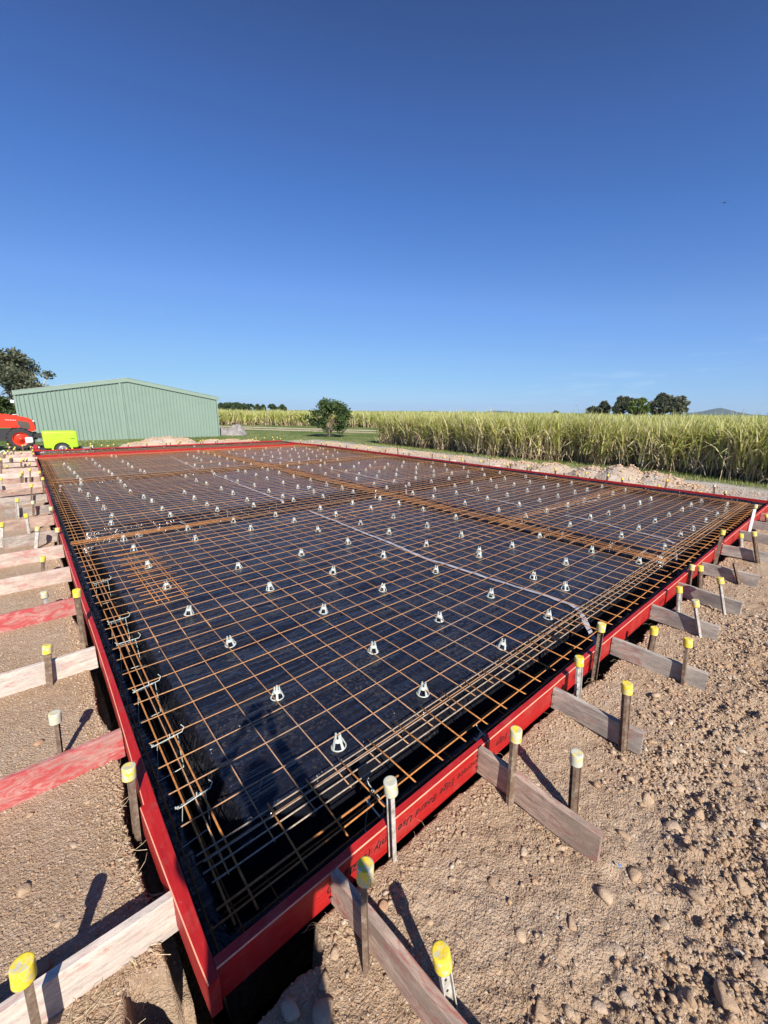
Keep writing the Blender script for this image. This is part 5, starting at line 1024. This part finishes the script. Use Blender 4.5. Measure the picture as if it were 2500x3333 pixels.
def at(px, py, dist):
    """point at a horizontal distance along the ray of a source pixel (2500 x 3333)"""
    d = _r*((px-1250)/1337.7)+_u*(-(py-1666.5)/1337.7)+_f; k = dist/math.hypot(d.x, d.y); return Vector(CAM_LOC)+d*k
G5 = 'trees standing beyond the cane field'
def far_tree(label, px0, px1, pytop, dist, mat, seed, n=3500, sh=.6, name='gum_tree'):
    c = (px0+px1)/2; p = at(c, 1350, dist); top = at(c, pytop, dist).z; wdt = (at(px1, 1340, dist)-at(px0, 1340, dist)).length
    tree(label, (p.x, p.y, -.3), top+.3, wdt*1.5, mat, (top+.3)*.22, seed, n, dist*.0034, 34, 'bark', G5, name, tr=dist*.004, shape=sh, limbs=8)
far_tree('low sparse gum at the left end of the tree group beyond the cane', 1905, 1945, 1325, 170, 'gum_leaf', 11, 1200)
far_tree('rounded gum second from the left in the group beyond the cane', 1935, 1990, 1306, 170, 'gum_leaf', 12, 3200)
far_tree('dark broad gum in the middle of the left tree group beyond the cane', 1985, 2060, 1292, 165, 'gum_leaf', 13, 5200)
far_tree('brighter green tree at the right of the left tree group', 2045, 2112, 1299, 160, 'bright_leaf', 14, 4600, name='broadleaf_tree')
far_tree('tall dark gum left of the pair standing apart beyond the cane', 2112, 2180, 1283, 165, 'gum_leaf', 15, 5200)
far_tree('tall dark gum right of the pair next to the distant hill', 2168, 2235, 1291, 165, 'gum_leaf', 16, 4800)
for i, (a, b, tp) in enumerate([(708, 735, 1308), (730, 760, 1306), (755, 790, 1307), (785, 825, 1310)]):
    far_tree('distant dark tree right of the shed roof, %s from the left' % ORD[i], a-8, b+8, tp+5, 330, 'tree_leaf', 20+i, 1500)
for i, (a, b, tp) in enumerate([(833, 850, 1318), (852, 864, 1319), (876, 900, 1316), (905, 932, 1319)]):
    far_tree('tiny distant tree over the far cane, %s from the left' % ORD[i], a, b, tp, 260, 'tree_leaf', 30+i, 700)
far_tree('tiny distant bush on the horizon in the middle of the right half', 1800, 1818, 1339, 300, 'tree_leaf', 41, 300)
for (x, y, w_, h_, lb, sd_) in [(12.6, 38.0, 1.1, .5, 'green weed clump on the grass left of the small tree', 51), (14.3, 37.0, 1.5, .35, 'low brown weed patch left of the small tree', 52)]:
    t = thing('weed_clump', lb, 'weed', (x, y, -.3)); crown('foliage', t, [(random.uniform(-w_/2, w_/2), random.uniform(-.3, .3), h_*.4, h_*.5) for _ in range(9)], 900, .06, 'bright_leaf' if sd_ == 51 else 'gum_leaf', seed=sd_)

# ------------------------------------------------------------------ sugar cane
def blades(n, P, zb, L, W, lean, seed, tint, mat_i, seg=4, curl=1.0):
    if n == 0: return np.zeros((0, 3)), np.zeros((0, 4), int), np.zeros(0), np.zeros(0, int)
    rg = np.random.default_rng(seed); x, y = P; az = rg.uniform(0, 2*PI, n); dirx, diry = np.cos(az), np.sin(az)
    th = lean*rg.uniform(.35, 1.25, n); u = np.linspace(0, 1, seg+1)[None]; Lc = L[:, None]
    ang = th[:, None]*(.35+curl*1.5*u**1.6)   # angle from vertical grows along the blade
    ds = Lc/seg; hx = np.concatenate([np.zeros((n, 1)), np.cumsum(np.sin(ang[:, :-1])*ds, 1)], 1); hz = np.concatenate([np.zeros((n, 1)), np.cumsum(np.cos(ang[:, :-1])*ds, 1)], 1)
    w_ = W[:, None]*np.array([.6, 1, .9, .6, .08])[None, :seg+1] if seg == 4 else W[:, None]*np.linspace(1, .1, seg+1)[None]
    tw = rg.uniform(0, PI, n); sx, sy = np.cos(tw), np.sin(tw); cx = x[:, None]+dirx[:, None]*hx; cy = y[:, None]+diry[:, None]*hx; cz = zb[:, None]+hz
    A = np.stack([cx-sx[:, None]*w_, cy-sy[:, None]*w_, cz], -1); B = np.stack([cx+sx[:, None]*w_, cy+sy[:, None]*w_, cz+w_*.3], -1)
    V = np.stack([A, B], 2).reshape(n, -1, 3); b = np.arange(n)[:, None]*(2*(seg+1)); k = np.arange(seg)[None]*2
    F = np.stack([b+k, b+k+1, b+k+3, b+k+2], -1).reshape(-1, 4); return V.reshape(-1, 3), F, np.repeat(tint, 2*(seg+1)), np.full(len(F), mat_i)
def merge(parts):
    V = []; F = []; T_ = []; Mi = []; o = 0
    for v, f, t_, m_ in parts: V.append(v); F.append(f+o); T_.append(t_); Mi.append(m_); o += len(v)
    return np.concatenate(V), np.concatenate(F), np.concatenate(T_), np.concatenate(Mi)
def cane_block(name, label, sample, n_clump, per, dead, hscale, seed, wf=1.0, base=-.24):
    """clumps (stools) of cane: upright canes with arching green leaves above, dry leaves hanging below"""
    rg = np.random.default_rng(seed); cx, cy = sample(rg, n_clump); hh = hscale*(1+.07*(vn(cx*.35, cy*.35, 12)-.5)*2)*rg.uniform(.80, 1.04, n_clump)
    k = np.repeat(np.arange(n_clump), per); n = len(k); px = cx[k]+rg.normal(0, .12, n); py = cy[k]+rg.normal(0, .12, n)
    start = rg.uniform(.15, .60, n)*hh[k]; L = (hh[k]-start)*rg.uniform(.85, 1.30, n); ti = np.clip(rg.normal(.70, .24, n)+.20*(vn(cx[k]*.8, cy[k]*.8, 14)-.5), 0, 1)
    p1 = blades(n, (px, py), base+start, L, wf*rg.uniform(.014, .032, n), rg.choice([.4, .85, 1.35], n, p=[.35, .35, .3]), seed+1, ti, 0)
    kd = np.repeat(np.arange(n_clump), dead); nd = len(kd); qx = cx[kd]+rg.normal(0, .16, nd); qy = cy[kd]+rg.normal(0, .16, nd)
    zs = rg.uniform(.02, .62, nd)*hh[kd]; p2 = blades(nd, (qx, qy), base+zs, rg.uniform(.35, .8, nd), wf*rg.uniform(.010, .022, nd), np.full(nd, 1.35), seed+2, rg.random(nd), 1, curl=1.0)
    ks = np.repeat(np.arange(n_clump), 5); ns = len(ks); p3 = blades(ns, (cx[ks]+rg.normal(0, .12, ns), cy[ks]+rg.normal(0, .12, ns)), np.full(ns, base), hh[ks]*.62, np.full(ns, .014*wf), np.full(ns, .16), seed+3, rg.random(ns)*.8, 1)
    V, F, T_, Mi = merge([p1, p2, p3]); o = link(name, fast(name, V, F, ['cane_leaf', 'cane_dead'], tint=T_, mi=Mi)); tag(o, label, 'sugar cane', kind='stuff'); return o
def edge_x(y): return 15.75+.35*np.sin(y*.5)
def s_front(rg, n):
    y = rg.uniform(-12, 17.6, n); d = rg.random(n)**1.25*4.2; return edge_x(y)+d+.5*(vn(y*1.1, y*0, 19)-.5), y
def s_mid(rg, n):
    y = rg.uniform(-25, 30, n); x = 19.5+rg.random(n)*16; k = y < 17.3+(x-15.9)*1.12; return x[k][:n], y[k][:n]
def s_side(rg, n):
    u = rg.random(n)*20; d = rg.random(n)*1.6; return 15.9+u+d*.5, 17.5+u*1.16-d
cane_block('sugar_cane', 'tall yellow-green sugar cane edge facing the slab on the right', s_front, 1700, 36, 34, 1.80, 101)
x_, y_ = s_mid(np.random.default_rng(4), 4000); n_ = len(x_); cane_block('sugar_cane', 'sugar cane tops behind the near cane edge', lambda rg, n: (x_, y_), n_, 12, 2, 1.74, 111, 1.4)
def s_far(rg, n):
    u = rg.random(n); d = rg.random(n)**1.4*12; x = 2+u*46; y = 51+(22.8-x)*1.55; y = np.where(x < 22.8, 51+(22.8-x)*.35, y); return x+d*.8, y+d*.8
cane_block('sugar_cane', 'far block of sugar cane beyond the grass and the track', s_far, 2600, 16, 5, 1.90, 121, 2.2, -.32)
# closed canopy of the rest of the field
def canopy(x, y): return 1.08+.30*fbm(x, y, .9, 4, 71)+.12*fbm(x, y, 4, 2, 72)
def cmask(x, y):
    near = (x > 17.3) & (y < 16.2+(x-15.9)*1.12); far = (y > 51+(22.8-x)*np.where(x < 22.8, .35, 1.55)+6) & (x > -10); return near | far
def canopy_mesh():
    ax = axis([(-10, 60, 1.0), (60, 200, 5), (200, 900, 50)]); ay = axis([(-300, -30, 15), (-30, 70, 1.0), (70, 200, 5), (200, 900, 50)])
    return grid_mesh('cane_canopy', ax, ay, canopy, ['cane_canopy'], mask=cmask)
t = NT('cane_canopy'); v = t.geo(); n = t.noise(v, 3, 5, .7)
t.col(t.ramp(n, [(.3, (.10, .14, .03)), (.5, (.26, .29, .07)), (.7, (.42, .41, .14))])); t.set(.8); t.bump(n, 1, .3); M['cane_canopy'] = t.m
o = link('cane_canopy', canopy_mesh()); tag(o, 'sugar cane field reaching to the horizon', 'sugar cane', kind='stuff')
def s_tops(rg, n):
    d = 22+rg.random(n)**1.2*110; a = rg.uniform(math.radians(8), math.radians(100), n); x = CAM_LOC[0]+d*np.sin(a); y = CAM_LOC[1]+d*np.cos(a); k = cmask(x, y); return x[k], y[k]
x2_, y2_ = s_tops(np.random.default_rng(9), 9000); cane_block('sugar_cane', 'leaf tips over the distant part of the cane field', lambda rg, n: (x2_, y2_), len(x2_), 5, 0, 1.74, 131, 3.2)
# grass verge in front of the cane
def verge(n, x0, x1, y0, y1, seed, hmax, lb):
    rg = np.random.default_rng(seed); x = rg.uniform(x0, x1, n); y = rg.uniform(y0, y1, n); L = rg.uniform(.3, 1, n)*hmax
    V, F, T_, Mi = blades(n, (x, y), ground_h(x, y)-.01, L, rg.uniform(.003, .007, n), np.full(n, .7), seed, rg.random(n), 0); o = link('grass', fast('grass', V, F, ['grass_blade'], tint=T_)); tag(o, lb, kind='stuff')
verge(11000, 14.5, 16.3, -5, 18, 141, .16, 'rough grass verge at the foot of the cane')
verge(7000, 1, 11, 23.4, 29.4, 142, .12, 'grass in front of the shed wall')
verge(12000, 11, 24, 19, 34, 143, .10, 'mown green grass around the small tree')

# ------------------------------------------------------------------ distant hills
def hill(label, px, dist, depth):
    """ridge line given by direction and height, built as a solid rounded ridge"""
    pts = [at(a, b, dist) for a, b in px]; n = len(pts); vs = []; fs = []; K = 7
    for i, p in enumerate(pts):
        d = Vector((p.x-CAM_LOC[0], p.y-CAM_LOC[1], 0)).normalized()
        for k in range(K):
            u = k/(K-1)*2-1; prof = math.cos(u*PI/2)**.8 if abs(u) < 1 else 0; hgt = max(p.z, 0)
            vs.append((p.x+d.x*u*depth, p.y+d.y*u*depth, -5+(hgt+5)*prof*(1+.05*math.sin(i*2.3+k*1.9))))
    for i in range(n-1):
        for k in range(K-1): fs.append((i*K+k, (i+1)*K+k, (i+1)*K+k+1, i*K+k+1))
    mb = MB(); mb.add(vs, fs, 'hill_forest'); o = mb.build('hill', None, None, True); tag(o, label, 'hill', kind='structure')
hill('blue forested hill on the horizon at the right', [(2190, 1350), (2225, 1345), (2260, 1342), (2290, 1338), (2310, 1334), (2332, 1328), (2347, 1328), (2370, 1333), (2400, 1340), (2430, 1346), (2445, 1349), (2465, 1349), (2500, 1353), (2540, 1350), (2600, 1355)], 4200, 500)
hill('low distant hill peeping over the cane in the middle', [(1570, 1344), (1595, 1338), (1610, 1336), (1630, 1337), (1660, 1340), (1690, 1344)], 4500, 300)
hill('faint low hill over the cane left of the middle', [(1370, 1341), (1385, 1337.5), (1410, 1337), (1430, 1341)], 4500, 200)

# ------------------------------------------------------------------ air: faint blue haze over the plain
hz = bpy.data.materials.new('air'); hz.use_nodes = True; ht = hz.node_tree; ht.nodes.clear()
vo = ht.nodes.new('ShaderNodeVolumePrincipled'); vo.inputs['Color'].default_value = (0.62, 0.78, 1.0, 1); vo.inputs['Density'].default_value = HAZE; vo.inputs['Anisotropy'].default_value = 0.0
ho = ht.nodes.new('ShaderNodeOutputMaterial'); ht.links.new(vo.outputs[0], ho.inputs['Volume'])
if HAZE > 0:
    mb = MB(); mb.box((-9500, -9500, -7), (9500, 9500, 150)); me = mb.mesh('haze'); me.materials.append(hz); tag(link('haze', me), kind='stuff')

# ------------------------------------------------------------------ birds
def bird(label, px, py, dist, s):
    p = at(px, py, dist); t = thing('bird', label, 'bird', p); mb = MB(); mb.tube([(-s*.5, 0, 0), (-s*.1, 0, .02*s), (s*.3, 0, 0), (s*.5, 0, 0)], [.02*s, .11*s, .09*s, .02*s], 8, 'bird_black'); mb.build('body', None, t, True)
    for q in (-1, 1):
        mb = MB(); mb.add([(-.12*s, 0, .02*s), (.15*s, 0, .02*s), (.12*s, q*.5*s, .35*s), (-.2*s, q*.7*s, .2*s), (-.12*s, 0, .035*s), (.15*s, 0, .035*s)], [(0, 1, 2, 3), (4, 3, 2, 5)] , 'bird_black'); mb.build('wing', None, t)
bird('small dark bird flying high in the blue sky at the right', 2358, 660, 60, .42)
bird('tiny dark bird low over the cane horizon', 1876, 1320, 90, .3)

# ------------------------------------------------------------------ the photographer (casts the shadow over the near corner)
def skin(name, verts, edges, radii, mat, parent, root=0, sub=2):
    me = bpy.data.meshes.new(name); me.from_pydata(verts, edges, []); me.materials.append(M[mat]); o = link(name, me, parent)
    o.modifiers.new('skin', 'SKIN').use_smooth_shade = True
    for i, r in enumerate(radii): me.skin_vertices[0].data[i].radius = r if isinstance(r, tuple) else (r, r)
    for i in range(len(verts)): me.skin_vertices[0].data[i].use_root = (i == root)
    m_ = o.modifiers.new('sub', 'SUBSURF'); m_.levels = sub; m_.render_levels = sub; return o
ph = thing('person', 'person in a grey shirt at the near corner holding up a phone', 'person', (-0.93, -2.56, -0.09))
fh = Vector((_f.x, _f.y, 0)).normalized(); rh = Vector((fh.y, -fh.x, 0))
def L2(a, b, z): q = rh*a+fh*b; return (q.x, q.y, z)
cl = Vector(CAM_LOC)-Vector(ph.location)
ch_ = (cl.dot(rh), cl.dot(fh), cl.z)                      # camera position in the person's frame
hr = (ch_[0]+.055, ch_[1]-.055, ch_[2]-.075); hl = (ch_[0]-.055, ch_[1]-.055, ch_[2]-.075)
V_ = [L2(0, 0, .93), L2(0, 0, 1.10), L2(0, .01, 1.30), L2(0, 0, 1.44), L2(0, .01, 1.52),
      L2(.17, 0, 1.42), L2(.33, .06, 1.40), L2(hr[0]+.05, hr[1]-.05, hr[2]-.06), L2(-.17, 0, 1.42), L2(-.33, .06, 1.40), L2(hl[0]-.05, hl[1]-.05, hl[2]-.06),
      L2(.10, 0, .86), L2(.12, .02, .48), L2(.13, 0, .09), L2(.14, .13, .05), L2(-.10, 0, .86), L2(-.12, .02, .48), L2(-.13, 0, .09), L2(-.14, .13, .05)]
E_ = [(0, 1), (1, 2), (2, 3), (3, 4), (3, 5), (5, 6), (6, 7), (3, 8), (8, 9), (9, 10), (0, 11), (11, 12), (12, 13), (13, 14), (0, 15), (15, 16), (16, 17), (17, 18)]
skin('body', V_, E_, [(.20, .13), (.19, .12), (.20, .13), (.12, .09), .055, .07, .048, .030, .07, .048, .030, .115, .085, .055, .04, .115, .085, .055, .04], 'shirt', ph)
hb = MB(); hb.lathe([(0, -.115), (.045, -.11), (.062, -.07), (.074, -.01), (.078, .04), (.066, .09), (.035, .118), (0, .124)], 20, 'skin', T=L2(0, .03, 1.64)); hd = hb.build('head', None, ph, True)
nb_ = MB(); q = L2(0, .115, 1.63); nb_.tube([L2(0, .10, 1.66), L2(0, .122, 1.63), L2(0, .105, 1.615)], [.008, .014, .010], 8, 'skin'); nb_.build('nose', None, hd, True)
for s_ in (-1, 1):
    e = MB(); e.lathe([(0, .008), (.009, .006), (.011, 0), (.009, -.006), (0, -.008)], 10, 'white_enamel', T=L2(.030*s_, .100, 1.66)); e.build('eye', None, hd, True)
    e = MB(); e.tube([L2(.078*s_, .02, 1.67), L2(.088*s_, .01, 1.65), L2(.080*s_, .02, 1.62)], [.010, .014, .008], 8, 'skin'); e.build('ear', None, hd, True)
hb = MB(); hb.lathe([(.080, .0), (.084, .04), (.072, .095), (.04, .128), (0, .134)], 20, 'hair', T=L2(0, .012, 1.645)); hb.build('hair', None, ph, True)
for s_, hnd in ((1, hr), (-1, hl)):
    wr_ = (hnd[0]+.05*s_, hnd[1]-.05, hnd[2]-.06)
    hv = [L2(*wr_), L2(hnd[0]+.02*s_, hnd[1]-.02, hnd[2]-.01)]; hvE = [(0, 1)]; rad_ = [(.026, .018), (.034, .016)]
    for k in range(4):
        b0 = len(hv); zz = hnd[2]+.005+.018*k
        hv += [L2(hnd[0]+.018*s_, hnd[1], zz), L2(hnd[0]+.004*s_, hnd[1]+.026, zz+.004), L2(hnd[0]-.012*s_, hnd[1]+.036-.002*k, zz+.006)]
        hvE += [(1, b0), (b0, b0+1), (b0+1, b0+2)]; rad_ += [.0095, .0085, .0075]
    b0 = len(hv); hv += [L2(hnd[0]-.004*s_, hnd[1]-.008, hnd[2]+.02), L2(hnd[0]-.022*s_, hnd[1]-.004, hnd[2]+.045)]; hvE += [(1, b0), (b0, b0+1)]; rad_ += [.011, .0085]
    skin('hand', hv, hvE, rad_, 'skin', ph, 0, 1)
px_ = MB(); Rm = Matrix((_r, _u, -_f)).transposed(); px_.box((-.062, -.140, .008), (.013, .012, .016), 'phone_black', R=Rm)
o = px_.build('phone', loc=CAM_LOC); tag(o, 'black smartphone held up in front of the photographer', 'phone')
